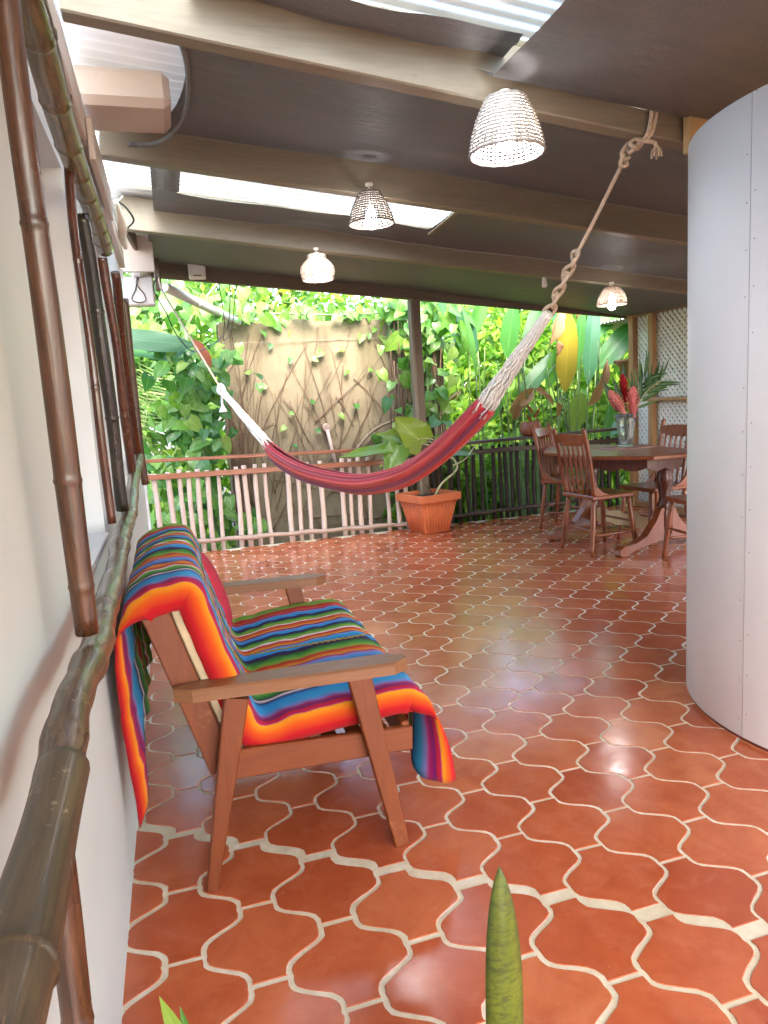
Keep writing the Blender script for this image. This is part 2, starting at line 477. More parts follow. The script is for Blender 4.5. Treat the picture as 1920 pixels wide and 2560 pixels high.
leafmat('pothos_light', (0.055, 0.165, 0.026), (0.105, 0.245, 0.032), (0.22, 0.31, 0.048), 0.45, 0.28, streak=(0.34, 0.39, 0.15))
leafmat('philodendron', (0.085, 0.185, 0.028), (0.15, 0.27, 0.035), (0.24, 0.33, 0.05), 0.4, 0.28)
leafmat('philodendron_yellow', (0.20, 0.25, 0.035), (0.23, 0.28, 0.04), (0.25, 0.29, 0.045), 0.4, 0.3)
leafmat('heliconia', (0.030, 0.115, 0.024), (0.055, 0.175, 0.034), (0.10, 0.25, 0.05), 0.45, 0.28)
leafmat('banana_blue', (0.026, 0.090, 0.042), (0.032, 0.10, 0.048), (0.04, 0.11, 0.055), 0.3, 0.3)
leafmat('leaf_yellow', (0.26, 0.18, 0.016), (0.28, 0.20, 0.018), (0.29, 0.21, 0.02), 0.35, 0.35)
leafmat('leaf_olive', (0.15, 0.22, 0.03), (0.18, 0.25, 0.035), (0.2, 0.27, 0.04), 0.4, 0.35)
leafmat('leaf_brown', (0.22, 0.10, 0.045), (0.28, 0.14, 0.065), (0.36, 0.20, 0.10), 0.2, 0.7)
leafmat('leaf_rust', (0.22, 0.055, 0.022), (0.25, 0.065, 0.025), (0.28, 0.075, 0.03), 0.2, 0.7)
leafmat('palm_dark', (0.018, 0.06, 0.014), (0.03, 0.09, 0.02), (0.06, 0.13, 0.03), 0.2, 0.35)
leafmat('ginger_leaf', (0.015, 0.05, 0.016), (0.02, 0.065, 0.018), (0.03, 0.08, 0.02), 0.2, 0.3)
leafmat('petal', (0.66, 0.12, 0.16), (0.70, 0.18, 0.22), (0.76, 0.30, 0.32), 0.25, 0.5, vein=False)
leafmat('petal_light', (0.74, 0.28, 0.30), (0.78, 0.36, 0.37), (0.80, 0.45, 0.45), 0.25, 0.5, vein=False)
leafmat('petal_dark', (0.42, 0.018, 0.03), (0.50, 0.03, 0.04), (0.55, 0.04, 0.05), 0.25, 0.5, vein=False)
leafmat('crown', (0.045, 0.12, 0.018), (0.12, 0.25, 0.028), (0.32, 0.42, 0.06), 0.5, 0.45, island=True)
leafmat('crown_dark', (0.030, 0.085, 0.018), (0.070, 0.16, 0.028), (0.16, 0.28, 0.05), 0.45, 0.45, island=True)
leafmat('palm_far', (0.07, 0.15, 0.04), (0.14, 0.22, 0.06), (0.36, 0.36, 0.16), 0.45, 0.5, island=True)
plain('bark', (0.16, 0.115, 0.075), 0.85, 0.35, 8, 0.5, 30)
plain('root', (0.105, 0.056, 0.028), 0.8, 0.4, 6, 0.3, 60)
plain('stem_green', (0.10, 0.16, 0.045), 0.5, 0.3, 8)
plain('stem_pale', (0.42, 0.40, 0.22), 0.5, 0.2, 8)
plain('rope', (0.56, 0.43, 0.32), 0.85, 0.18, 60, 0.6, 160)
plain('white_cord', (0.84, 0.83, 0.81), 0.85, 0.10, 60, 0.6, 170)
plain('terracotta_plastic', (0.56, 0.145, 0.055), 0.42, 0.10, 6)
plain('soil', (0.05, 0.032, 0.02), 0.95, 0.4, 30, 0.6, 60)
plain('plastic_white', (0.66, 0.58, 0.53), 0.4, 0.05, 6)
plain('router_white', (0.78, 0.74, 0.69), 0.4, 0.05, 6)
plain('cable', (0.02, 0.017, 0.015), 0.5, 0.2, 8)
plain('pipe_white', (0.66, 0.62, 0.50), 0.45, 0.18, 4)
plain('clay', (0.22, 0.065, 0.028), 0.5, 0.2, 10)
plain('basket_light', (0.66, 0.56, 0.47), 0.75, 0.2, 50)
plain('basket_brown', (0.26, 0.165, 0.10), 0.75, 0.25, 50)
plain('basket_dark', (0.16, 0.125, 0.10), 0.75, 0.25, 50)
plain('basket_grey', (0.36, 0.34, 0.33), 0.75, 0.2, 50)
plain('lattice_white', (0.70, 0.66, 0.60), 0.5, 0.08, 5)
plain('cushion_cream', (0.60, 0.47, 0.30), 0.9, 0.12, 12, 0.3, 120)
plain('crimson', (0.36, 0.012, 0.035), 0.85, 0.12, 20, 0.3, 200)
plain('placemat', (0.30, 0.14, 0.10), 0.85, 0.3, 25, 0.3, 90)
plain('screw', (0.30, 0.26, 0.24), 0.5, 0.2, 9)
plain('red_base', (0.16, 0.030, 0.020), 0.5, 0.2, 9)
plain('earth', (0.055, 0.045, 0.025), 0.95, 0.4, 1.5, 0.5, 8)
t = NT('glass'); t.base((0.95, 0.97, 0.95)); t.rough(0.02); t.set(Transmission_Weight=0.92, IOR=1.33); M['glass'] = t.m
t = NT('bulb'); t.base((1, 1, 1)); t.set(Emission_Color=(0.96, 0.98, 1.0, 1), Emission_Strength=12.0); M['bulb'] = t.m
t = NT('bulb_soft'); t.base((1, 1, 1)); t.set(Emission_Color=(1.0, 0.93, 0.85, 1), Emission_Strength=3.5); M['bulb_soft'] = t.m
# stained concrete
t = NT('concrete'); p = t.pos(); n = t.noise(p, 1.3, 6, 0.6); n2 = t.noise(p, 9, 6, 0.7); n3 = t.noise(t.mapping(p, (6, 6, 0.7)), 1.0, 5, 0.6)
col = t.ramp(n, [(0.3, (0.140, 0.106, 0.060)), (0.5, (0.185, 0.145, 0.090)), (0.7, (0.145, 0.118, 0.062))])
s_ = t.node('ShaderNodeSeparateXYZ'); t.l(p, s_.inputs[0])
top = t.ramp(t.math('ADD', s_.outputs[2], t.math('MULTIPLY', n3, 1.5)), [(0.0, 0.0), (1.0, 1.0)]); 
mr = t.node('ShaderNodeMapRange'); mr.inputs[1].default_value = 1.9; mr.inputs[2].default_value = 3.4; t.l(t.math('ADD', s_.outputs[2], t.math('MULTIPLY', n3, 1.6)), mr.inputs[0])
col = t.mix(t.math('MULTIPLY', mr.outputs[0], 0.75), col, (0.070, 0.060, 0.020))
str_ = t.ramp(n3, [(0.5, 0.0), (0.68, 1.0)]); col = t.mix(t.math('MULTIPLY', str_, 0.6), col, (0.055, 0.036, 0.018))
sp = t.ramp(n2, [(0.56, 0.0), (0.7, 1.0)]); col = t.mix(t.math('MULTIPLY', sp, 0.6), col, (0.085, 0.055, 0.028))
t.base(col); t.rough(0.9); t.bump(t.math('ADD', n2, n), 0.4, 0.02); M['concrete'] = t.m
# snake plant leaf
t = NT('snake_leaf'); g = t.coord('Object'); w = t.noise(t.mapping(g, (40, 40, 95)), 1.3, 5, 0.7, 1.2)
b_ = t.ramp(w, [(0.46, 0.0), (0.60, 1.0)])
mid = t.ramp(t.noise(g, 16, 3), [(0.3, (0.060, 0.090, 0.007)), (0.7, (0.115, 0.142, 0.012))])
t.base(t.mix(t.math('MULTIPLY', b_, 0.8), mid, (0.030, 0.046, 0.010))); t.rough(0.4); t.bump(w, 0.12, 0.003); M['snake_leaf'] = t.m
# striped cloths, colour by UV x
STR = {'red': (0.4464, 0.0108, 0.0151), 'orange': (0.5760, 0.0837, 0.0086), 'yellow': (0.6192, 0.2448, 0.0119), 'mag': (0.2376, 0.0065, 0.0720), 'pur': (0.0936, 0.0065, 0.0936), 'viol': (0.1440, 0.1440, 0.3744), 'blue': (0.0108, 0.1692, 0.3960), 'cyan': (0.0151, 0.2160, 0.4176), 'navy': (0.0054, 0.0054, 0.0612), 'white': (0.5040, 0.4320, 0.4464), 'blk': (0.0158, 0.0072, 0.0202), 'green': (0.0119, 0.1440, 0.0189), 'dkg': (0.0065, 0.0432, 0.0216), 'lime': (0.1224, 0.2376, 0.0189), 'pink': (0.4464, 0.0486, 0.1152)}
def serape():
    t = NT('serape'); uv = t.coord('UV'); s_ = t.node('ShaderNodeSeparateXYZ'); t.l(uv, s_.inputs[0]); u = s_.outputs[0]
    A = [(0, 'red'), (.022, 'red'), (.05, 'orange'), (.072, 'yellow'), (.078, 'mag'), (.085, 'red'), (.092, 'pur'), (.105, 'mag'), (.116, 'viol'), (.135, 'cyan'), (.165, 'blue'), (.18, 'navy'), (.192, 'white'), (.197, 'blk'), (.215, 'green'), (.24, 'lime'), (.252, 'white'), (.262, 'red'), (.278, 'orange'), (.295, 'yellow'), (.31, 'pur'), (.335, 'blue'), (.36, 'viol'), (.372, 'mag'), (.384, 'yellow'), (.40, 'orange'), (.415, 'red'), (.43, 'lime'), (.46, 'green'), (.485, 'blk'), (.50, 'navy')]
    B = [(0, 'navy'), (.02, 'blue'), (.07, 'cyan'), (.10, 'viol'), (.115, 'pur'), (.13, 'yellow'), (.16, 'orange'), (.19, 'red'), (.21, 'white'), (.235, 'lime'), (.28, 'green'), (.31, 'blk'), (.325, 'navy'), (.36, 'blue'), (.41, 'viol'), (.425, 'pur'), (.45, 'yellow'), (.48, 'orange'), (.52, 'red'), (.54, 'white'), (.56, 'lime'), (.61, 'green'), (.64, 'blk'), (.66, 'navy'), (.70, 'blue'), (.76, 'viol'), (.78, 'mag'), (.81, 'orange'), (.84, 'red'), (.90, 'lime'), (1, 'yellow')]
    rm = lambda p: p * .7 if p < .08 else lerp(.056, .2, (p - .08) / .12) if p < .2 else p
    A = [(rm(p), c) for p, c in A]
    f = lambda L: [(p, tuple(min(1, x * (0.85 if c in ('red', 'orange') else 0.95 if c == 'yellow' else 1.3)) for x in STR[c])) for p, c in L]
    a = t.ramp(u, [(p / .5 if True else p, c) for p, c in f(A)])
    n = t.node('ShaderNodeMath', operation='MULTIPLY'); n.inputs[1].default_value = 2.0; t.l(u, n.inputs[0])
    a.node.inputs[0].is_linked; t.l(n.outputs[0], a.node.inputs[0])
    n2 = t.node('ShaderNodeMath', operation='MULTIPLY_ADD'); n2.inputs[1].default_value = 2.0; n2.inputs[2].default_value = -1.0; t.l(u, n2.inputs[0])
    b = t.ramp(n2.outputs[0], f(B), 'CONSTANT')
    col = t.mix(t.math('GREATER_THAN', u, 0.5), a, b)
    th = t.noise(t.mapping(uv, (420, 16, 1)), 1.0, 3, 0.6)
    col = t.mix(t.math('MULTIPLY', th, 0.16), col, (0.05, 0.012, 0.02))
    t.base(col); t.rough(0.92); t.set(Specular_IOR_Level=0.1, Sheen_Weight=0.04)
    w = t.noise(t.mapping(uv, (160, 900, 1)), 1.0, 2); t.bump(w, 0.35, 0.003); M['serape'] = t.m
serape()
t = NT('hammock_cloth'); uv = t.coord('UV'); s_ = t.node('ShaderNodeSeparateXYZ'); t.l(uv, s_.inputs[0])
cr = (0.46, 0.014, 0.050); rd = (0.56, 0.026, 0.034); og = (0.58, 0.062, 0.032); pu = (0.20, 0.014, 0.055); pk = (0.54, 0.075, 0.120); bl = (0.085, 0.030, 0.11)
seq = [cr, cr, rd, pu, pk, cr, og, rd, cr, pu, bl, cr, rd, og, pk, cr, cr, pu, rd, og, rd, cr, pk, pu, cr, rd, rd, cr]
col = t.ramp(s_.outputs[0], [((i + .5) / len(seq), c) for i, c in enumerate(seq)], 'LINEAR')
col = t.mix(t.math('MULTIPLY', t.noise(t.mapping(uv, (200, 6, 1)), 1, 3), 0.45), col, (0.22, 0.008, 0.02)); t.base(col); t.rough(0.85); t.set(Sheen_Weight=0.3)
t.bump(t.noise(t.mapping(uv, (90, 2.5, 1)), 1.0, 3), 0.4, 0.006); M['hammock_cloth'] = t.m

# ================================================================== SETTING
# ground outside, lower than the terrace
g = MB(); n = 40
P = [[(lerp(-60, 60, i / n), lerp(-60, 90, j / n), -0.95 + 0.12 * math.sin(i * 1.7) * math.cos(j * 1.3)) for i in range(n + 1)] for j in range(n + 1)]
g.grid(P); o = g.build('ground', M['earth']); tag(o, kind='structure')
# floor slab in grout colour
g = MB(); g.box((2.2, 1.93, -0.08), (7.0, 9.86, 0.16), ch=0.01)
floor = g.build('floor', M['grout']); tag(floor, kind='structure')
TH = 0.0016
def tile_mesh(P_, L_, gap, npts, seed, jit):
    rr = random.Random(seed); a = P_ * 0.258
    side = []
    for i in range(npts):
        y = lerp(-L_ / 2, L_ / 2, i / (npts - 1))
        w_ = 2 * PI * y / L_; h = P_ / 2 + a * (math.cos(w_) - .14 * math.cos(3 * w_)) / .86
        dh = -a * 2 * PI / L_ * (math.sin(w_) - .42 * math.sin(3 * w_)) / .86
        h -= gap / 2 * math.sqrt(1 + dh * dh)
        y = max(-L_ / 2 + gap / 2, min(L_ / 2 - gap / 2, y))
        side.append((h, y))
    right = [(h + rr.uniform(-jit, jit), y + rr.uniform(-jit, jit) * .5) for h, y in side]
    left = [(-h + rr.uniform(-jit, jit), y + rr.uniform(-jit, jit) * .5) for h, y in reversed(side)]
    out = right + left; n = len(out)
    top = [(x * 0.988, y * 0.988, TH) for x, y in out]; bot = [(x, y, 0.0) for x, y in out]
    fs = [tuple(range(n))] + [(n + k, n + (k + 1) % n, (k + 1) % n, k) for k in range(n)]
    return top + bot, fs
def frustum(x, y):
    d = Vector((x, y, -CAM_H)); z = d.dot(_f)
    if z < 0.3: return False
    return abs(d.dot(_r2) / z) < 960 / 1770 * 1.16 and abs(d.dot(_u2) / z) < 1280 / 1770 * 1.12
cand = []
PN, LN = 0.186, 0.268
for i in range(-2, 30):
    for j in range(-1, 14):
        x = -0.095 + PN * i; y = 1.868 - LN / 2 * i - LN * (j + .5)
        cand.append((x, y, 0))
PF, LF = 0.1815, 0.2628
for i in range(-16, 26):
    for j in range(-40, 3):
        x = 1.016 + PF * i; y = 2.152 - LF / 2 * i - LF * (j + .5)
        cand.append((x, y, 1))
keep = []; rest = []
for (x, y, k) in cand:
    if y > 6.80 or y < -1.6 or x < -1.1 or x > 5.2: continue
    if x < -0.36 and y < 5.4: continue
    if (x - 2.60) ** 2 + (y - 1.98) ** 2 < 0.55 ** 2: continue
    if y < 0.75 or not frustum(x, y):
        rest.append((99, x, y, k)); continue
    keep.append((math.hypot(x, y), x, y, k))
keep.sort()
near_m = [MB() for _ in range(4)]; hi = []; lo = []
for q in range(4):
    vs, fs = tile_mesh(PN, LN, 0.0120, 25, q, 0.0017); m = MB(); m.add(vs, fs); hi.append(m.mesh('tile_shape', M['tile']))
    vs, fs = tile_mesh(PF, LF, 0.0100, 17, 40 + q, 0.0009); m = MB(); m.add(vs, fs); lo.append(m.mesh('tile_shape', M['tile']))
far = MB()
for q, (d, x, y, k) in enumerate(keep + rest):
    if q < 300 and y < 6.6:
        me = (hi if k == 0 else lo)[q % 4]
        o = place('tile', me, floor); o.location = (x, y, 0.0004 * random.random()); o.scale = (1 - .028 * random.random() ** 2,) * 2 + (1,) if k == 0 else (1, 1, 1)
        o.rotation_euler = (R(random.uniform(-.09, .09)), R(random.uniform(-.09, .09)), R(random.uniform(-.7, .7)) + (PI if q % 2 else 0))
    else:
        vs, fs = tile_mesh(PF if k else PN, LF if k else LN, 0.0100, 13, q, 0.0006)
        far.add([(x + a, min(6.845, y + b), c) for a, b, c in vs], fs)
o = far.build('far_tiles', M['tile_far'], floor); tag(o, kind='stuff')

# ------------------------------------------------------------------ house wall on the left
XW = -0.23
hw = thing('house_wall', 'long cream plastered house wall with recessed white windows along the left', 'wall', (XW, 2.0, 0))
def wbox(name, x0, x1, y0, y1, z0, z1, mat, ch=0.004, parent=hw):
    m = MB(); m.box(((x0 + x1) / 2 - XW, (y0 + y1) / 2 - 2.0, (z0 + z1) / 2), (x1 - x0, y1 - y0, z1 - z0), ch=ch); return m.build(name, mat, parent)
Y_END = 5.50; WT = 0.30
# openings: window 1 y 1.15..2.36, window 2 y 2.95..3.72, z 0.93..2.02
wbox('wall_below_windows', XW - WT, XW, -4.0, Y_END, -0.3, 0.93, M['wall_paint'], 0)
wbox('wall_above_windows', XW - WT, XW, -4.0, Y_END, 2.02, 2.43, M['white_paint'], 0)
wbox('wall_pier', XW - WT, XW, -4.0, 1.72, 0.93, 2.02, M['wall_paint'], 0)
wbox('wall_pier', XW - WT, XW, 2.36, 2.95, 0.93, 2.02, M['white_paint'], 0)
wbox('wall_pier', XW - WT, XW, 3.72, Y_END, 0.93, 2.02, M['white_paint'], 0)
for (y0, y1) in ((1.72, 2.36), (2.95, 3.72)):
    sh = wbox('window_shutter', XW - 0.14, XW - 0.11, y0, y1, 0.93, 2.02, M['white_paint'])
    for k in range(5):
        m = MB(); z = 0.95 + k * 0.212
        m.box((-0.107, (y0 + y1) / 2 - 2.0, z + .1), (0.012, y1 - y0 - .05, 0.205), ch=0.004)
        m.build('shutter_board', M['white_paint'], sh)
    wbox('window_sill', XW - 0.11, XW + 0.012, y0 + 0.01, y1 - 0.01, 0.915, 0.938, M['white_paint'])
wbox('top_plate', XW - 0.05, XW + 0.035, -4.0, Y_END - 0.03, 2.34, 2.455, M['beige_paint'])
wbox('top_strip', XW - 0.04, XW + 0.022, -4.0, Y_END - 0.02, 2.455, 2.56, M['white_paint'])
wbox('corner_trim', XW - 0.03, XW + 0.016, Y_END - 0.05, Y_END + 0.014, 0.0, 2.33, M['white_paint'])
# boards near the roof
wbox('fixing_board', XW + 0.036, XW + 0.06, 3.05, 3.95, 2.27, 2.42, M['beige_paint'])
m = MB()
m.box((0.17, 3.50 - 2.0, 2.66), (0.40, 0.34, 0.15), ch=0.03)
m.build('boxed_header', M['beige_paint'], hw)
m = MB(); m.box((XW - 0.0 - XW + 0.10, 5.92 - 2.0, 2.53), (0.27, 0.03, 0.27), ch=0.006); m.build('gable_board', M['beige_paint'], hw)
for (y, z) in ((3.7, 2.60), (4.5, 2.50)):
    m = MB(); m.tube([(0.05, y - 2, z), (0.10, y - 2 + .01, z + .05)], 0.004, 5); m.build('nail', M['pipe_white'], hw)
# opposite side of the house beyond the corner keeps the wall solid
wbox('return_wall', XW - 2.6, XW - WT - 0.002, Y_END - 0.28, Y_END - 0.002, -0.3, 2.43, M['wall_paint'])

# ------------------------------------------------------------------ bamboo window grille
gr = thing('bamboo_grille', 'varnished bamboo poles fixed as a grille across the windows of the cream wall', 'window grille', (-0.165, 2.0, 0.9))
def rodpath(p0, p1, r, nodes, wob, seed, n=40):
    """a cane: swollen nodes along a slightly wandering line"""
    rr = random.Random(seed); p0 = Vector(p0); p1 = Vector(p1); pts = []; rad = []
    ph = [rr.uniform(0, 6) for _ in range(4)]
    d = (p1 - p0).normalized(); sd = d.orthogonal().normalized(); s2 = d.cross(sd)
    ts = set(i / n for i in range(n + 1))
    nod = []
    for k in nodes:
        nod.append(k)
        for e in (-.012, -.005, 0, .005, .012): ts.add(min(1, max(0, k + e)))
    for t_ in sorted(ts):
        w = wob * (math.sin(t_ * 5 + ph[0]) * .6 + math.sin(t_ * 11 + ph[1]) * .4); w2 = wob * math.sin(t_ * 7 + ph[2]) * .6
        pts.append(p0.lerp(p1, t_) + sd * w + s2 * w2)
        q = r * (1 + 0.05 * math.sin(t_ * 9 + ph[3]))
        for k in nod:
            dd = abs(t_ - k)
            if dd < .0035: q *= 1.10
            elif dd < .008: q *= 1.02
        rad.append(q)
    return pts, rad
GO = Vector((-0.165, 2.0, 0.9))
def cane(name, p0, p1, r, nodes, wob, seed, mat, parent, org, n=12):
    pts, rad = rodpath(Vector(p0) - org, Vector(p1) - org, r, nodes, wob, seed)
    m = MB(); m.tube(pts, rad, n); return m.build(name, mat, parent)
XG = -0.165
cane('pole', (XG + .01, 1.165, 2.10), (XG - .005, 1.235, 0.935), 0.0195, (.1, .45, .78, .93), .004, 1, M['bamboo_brown'], gr, GO, 14)
cane('pole', (-.185, 2.085, 1.98), (-.185, 2.08, 1.00), 0.0115, (.28, .62), .006, 2, M['bamboo_red'], gr, GO)
cane('pole', (-.18, 2.31, 1.88), (-.18, 2.506, 0.985), 0.0205, (.3, .66), .006, 3, M['bamboo_dark'], gr, GO)
cane('pole', (-.18, 3.00, 1.90), (-.18, 3.24, 1.04), 0.0175, (.35, .7), .006, 4, M['bamboo_red'], gr, GO)
cane('pole', (-.18, 3.50, 1.94), (-.178, 3.92, 1.085), 0.021, (.3, .55), .012, 5, M['bamboo_red'], gr, GO)
cane('pole', (-.18, 4.3, 1.95), (-.18, 4.4, 0.9), 0.022, (.4,), .006, 6, M['bamboo_brown'], gr, GO)
cane('top_rail', (XG + .005, 1.0, 2.005), (XG + .0, 2.85, 1.905), 0.030, (.13, .27, .40, .52, .62, .71, .79, .87, .94), .006, 8, M['bamboo_green'], gr, GO, 14)
# knobbly lower rail
pts = spline([Vector(p) - GO for p in ((XG, 0.84, .875), (XG, 1.0, .905), (XG + .004, 1.3, .895), (XG, 1.5, .905), (XG, 1.83, .915), (XG - .004, 2.15, .945), (XG, 2.5, .96), (XG - .004, 3.0, 1.02), (XG - .01, 3.9, 1.09))], 90)
rad = []
for i in range(90):
    q = 0.0265 + 0.0015 * math.sin(i * .37) + 0.0012 * math.sin(i * 1.1 + 1)
    if i in (17, 18, 33, 34, 52, 53, 68): q *= 1.07
    if i in (19, 35, 54): q *= 0.95
    rad.append(q * lerp(1.0, 0.95, i / 90))
m = MB(); m.tube(pts, rad, 14); m.build('bottom_rail', M['bamboo_rail'], gr)

hr = thing('bamboo_handrail', 'thick olive bamboo handrail end on a brown post at the lower left corner', 'handrail', (-0.15, 0.72, 0))
HO = Vector((-0.15, 0.72, 0))
cane('rail', (-0.143, 0.76, 0.925), (-0.136, 0.30, 0.912), 0.0265, (.60,), .001, 11, M['bamboo_olive'], hr, HO, 18)
cane('post', (-0.168, 0.80, 0.88), (-0.168, 0.745, 0.0), 0.017, (.3, .7), .002, 12, M['bamboo_brown'], hr, HO, 12)

# ------------------------------------------------------------------ roof
rf = thing('veranda_roof', 'lean-to veranda roof of tan beams, dark shade cloth and corrugated sheets', 'roof', (2.2, 3.0, 2.3))
RO = Vector((2.2, 3.0, 2.3))
def rb(name, p0, p1, w, h, mat, ch=0.006):
    m = MB(); m.bar(Vector(p0) - RO, Vector(p1) - RO, w, h, ch=ch); return m.build(name, mat, rf)
BH = 0.215
BEAMS = {1: (2.62, 2.56, 0.127), 2: (3.90, 2.56, 0.1165), 3: (5.30, 2.56, 0.1065)}
def bz(k, x): y, z, s = BEAMS[k]; return z - s * (x + 0.23)
for k in (1, 2, 3):
    y = BEAMS[k][0]
    rb('beam', (-0.19, y, bz(k, -0.19) + BH / 2), (5.2, y, bz(k, 5.2) + BH / 2), 0.075, BH, M['beam_paint'])
rb('beam', (-0.19, 1.35, 2.56 + BH / 2), (5.2, 1.35, 2.56 - .127 * 5.4 + BH / 2), 0.075, BH, M['beam_paint'])
rb('beam', (-0.19, 0.0, 2.56 + BH / 2), (5.2, 0.0, 2.56 - .127 * 5.4 + BH / 2), 0.075, BH, M['beam_paint'])
FZ = lambda x: 2.545 - 0.096 * (x + 0.23)
rb('fascia_beam', (-0.10, 6.86, FZ(-0.10) + 0.10), (5.2, 6.86, FZ(5.2) + 0.10), 0.06, 0.20, M['fascia_paint'])
rb('rafter_end', (0.02, 6.55, 2.36), (0.02, 6.56, 2.78), 0.055, 0.06, M['fascia_paint'])
rb('eave_strip', (-0.16, 5.45, 2.62), (-0.04, 6.83, 2.60), 0.03, 0.12, M['fascia_paint'])
# roof sheets: corrugated along x
def zr(x): return 2.79 - 0.118 * (x + 0.23)
def sheet(x0, x1, y0, y1, mat, name='roof_sheet', dz=0.0):
    ny = max(4, int((y1 - y0) / 0.0125)); m = MB(); nx = 6
    P = []
    for j in range(ny + 1):
        y = lerp(y0, y1, j / ny); c = 0.010 * math.sin(y / 0.076 * 2 * PI)
        P.append([Vector((lerp(x0, x1, i / nx), y, zr(lerp(x0, x1, i / nx)) + c + dz)) - RO for i in range(nx + 1)])
    m.grid(P); return m.build(name, mat, rf)
sheet(-0.55, 5.5, -3.6, 1.75, M['milky_sheet'], dz=0.02)
sheet(-0.55, 5.5, 1.70, 2.66, M['clear_sheet_dim'])
sheet(-0.55, 5.5, 2.60, 3.95, M['milky_sheet'], dz=0.015)
sheet(-0.55, 5.5, 3.93, 5.08, M['clear_sheet'])
sheet(-0.55, 5.5, 5.04, 7.05, M['metal_sheet'], dz=0.012)
sheet(5.45, 8.5, 3.0, 8.5, M['metal_sheet'], dz=0.03)  # extra sheet past the lattice, added to shade what lies behind it
# shade cloth panels, sagging
def cloth(x0, x1, y0, y1, sag, zoff=0.0, nx=30, ny=12, edge=None, wob=0.010, seed=0, name='shade_cloth', drop=False):
    rr = random.Random(seed); ph = [rr.uniform(0, 6) for _ in range(5)]; P = []
    for j in range(ny + 1):
        v = j / ny; y = lerp(y0, y1, v); row = []
        for i in range(nx + 1):
            u = i / nx; x = lerp(x0, x1, u)
            if edge: x = edge(u, v, x)
            z = zr(x) - 0.055 + zoff - sag * math.sin(PI * v) + wob * (math.sin(u * 17 + ph[0] + v * 3) * .5 + math.sin(u * 7 + ph[1]) + .5 * math.sin(v * 9 + u * 5 + ph[2]))
            if drop and j >= ny - 3:
                q = (j - (ny - 3)) / 3; y = lerp(2.545, 2.5805, q); z = lerp(z, bz(1, x) + 0.105 + .012 * math.sin(x * 9) + .02 * max(0, 1.6 - x), q)
            row.append(Vector((x, y, z)) - RO)
        P.append(row)
    m = MB(); m.grid(P); return m.build(name, M['shade_cloth'], rf)
def e12(u, v, x):
    k = 0.10 * (1 - (2 * v - 0.7) ** 2) if u < .5 else 0
    return x + (1 - u) ** 6 * (k + (-0.28 if v > .85 else 0) * ((v - .85) / .15))
cloth(0.10, 5.3, 2.66, 3.86, 0.03, -0.015, 40, 14, e12, seed=1)
cloth(1.83, 5.3, 3.94, 5.26, 0.025, -0.015, seed=2)
cloth(0.035, 1.86, 4.82, 5.26, 0.012, -0.02, 16, 6, seed=3)
cloth(0.035, 0.20, 3.94, 4.86, 0.012, -0.012, 5, 8, seed=4)
cloth(-0.02, 5.3, 5.33, 6.84, 0.035, -0.05, seed=5)
def e01(u, v, x): return x + (1 - u) ** 4 * (0.26 * (1 - v) + 0.04 * math.sin(v * 9))
cloth(1.17, 5.3, 0.7, 2.62, 0.03, -0.095, 40, 18, e01, seed=6, drop=True)
cloth(0.2, 1.32, 2.43, 2.60, 0.01, -0.03, 12, 4, seed=7, name='gutter_flap')
# rolled hem of the cloth by the wall
m = MB(); m.tube([p - RO for p in spline([(0.11, 2.68, 2.635), (0.165, 2.85, 2.64), (0.205, 3.1, 2.63), (0.20, 3.4, 2.60), (0.13, 3.62, 2.57), (0.04, 3.70, 2.555), (-0.06, 3.72, 2.56)], 30)], 0.011, 7); m.build('cloth_hem', M['shade_cloth'], rf)
# inner strips framing the skylight
rb('skylight_batten', (1.83, 3.95, 2.445), (1.86, 4.84, 2.435), 0.03, 0.012, M['beam_paint'], 0.002)

post = thing('veranda_post', 'brown square timber post standing at the railing beside the planter', 'post', (2.42, 6.83, 0))
m = MB(); m.box((0, 0, FZ(2.42) / 2), (0.10, 0.11, FZ(2.42)), ch=0.006); m.build('shaft', M['post_paint'], post)
m = MB(); m.box((-0.045, -0.064, FZ(2.42) / 2 + .05), (0.03, 0.016, FZ(2.42) - .1), ch=0.003); m.build('lit_edge_strip', M['beam_paint'], post)  # lighter strip puts the post's lit left edge into the colour

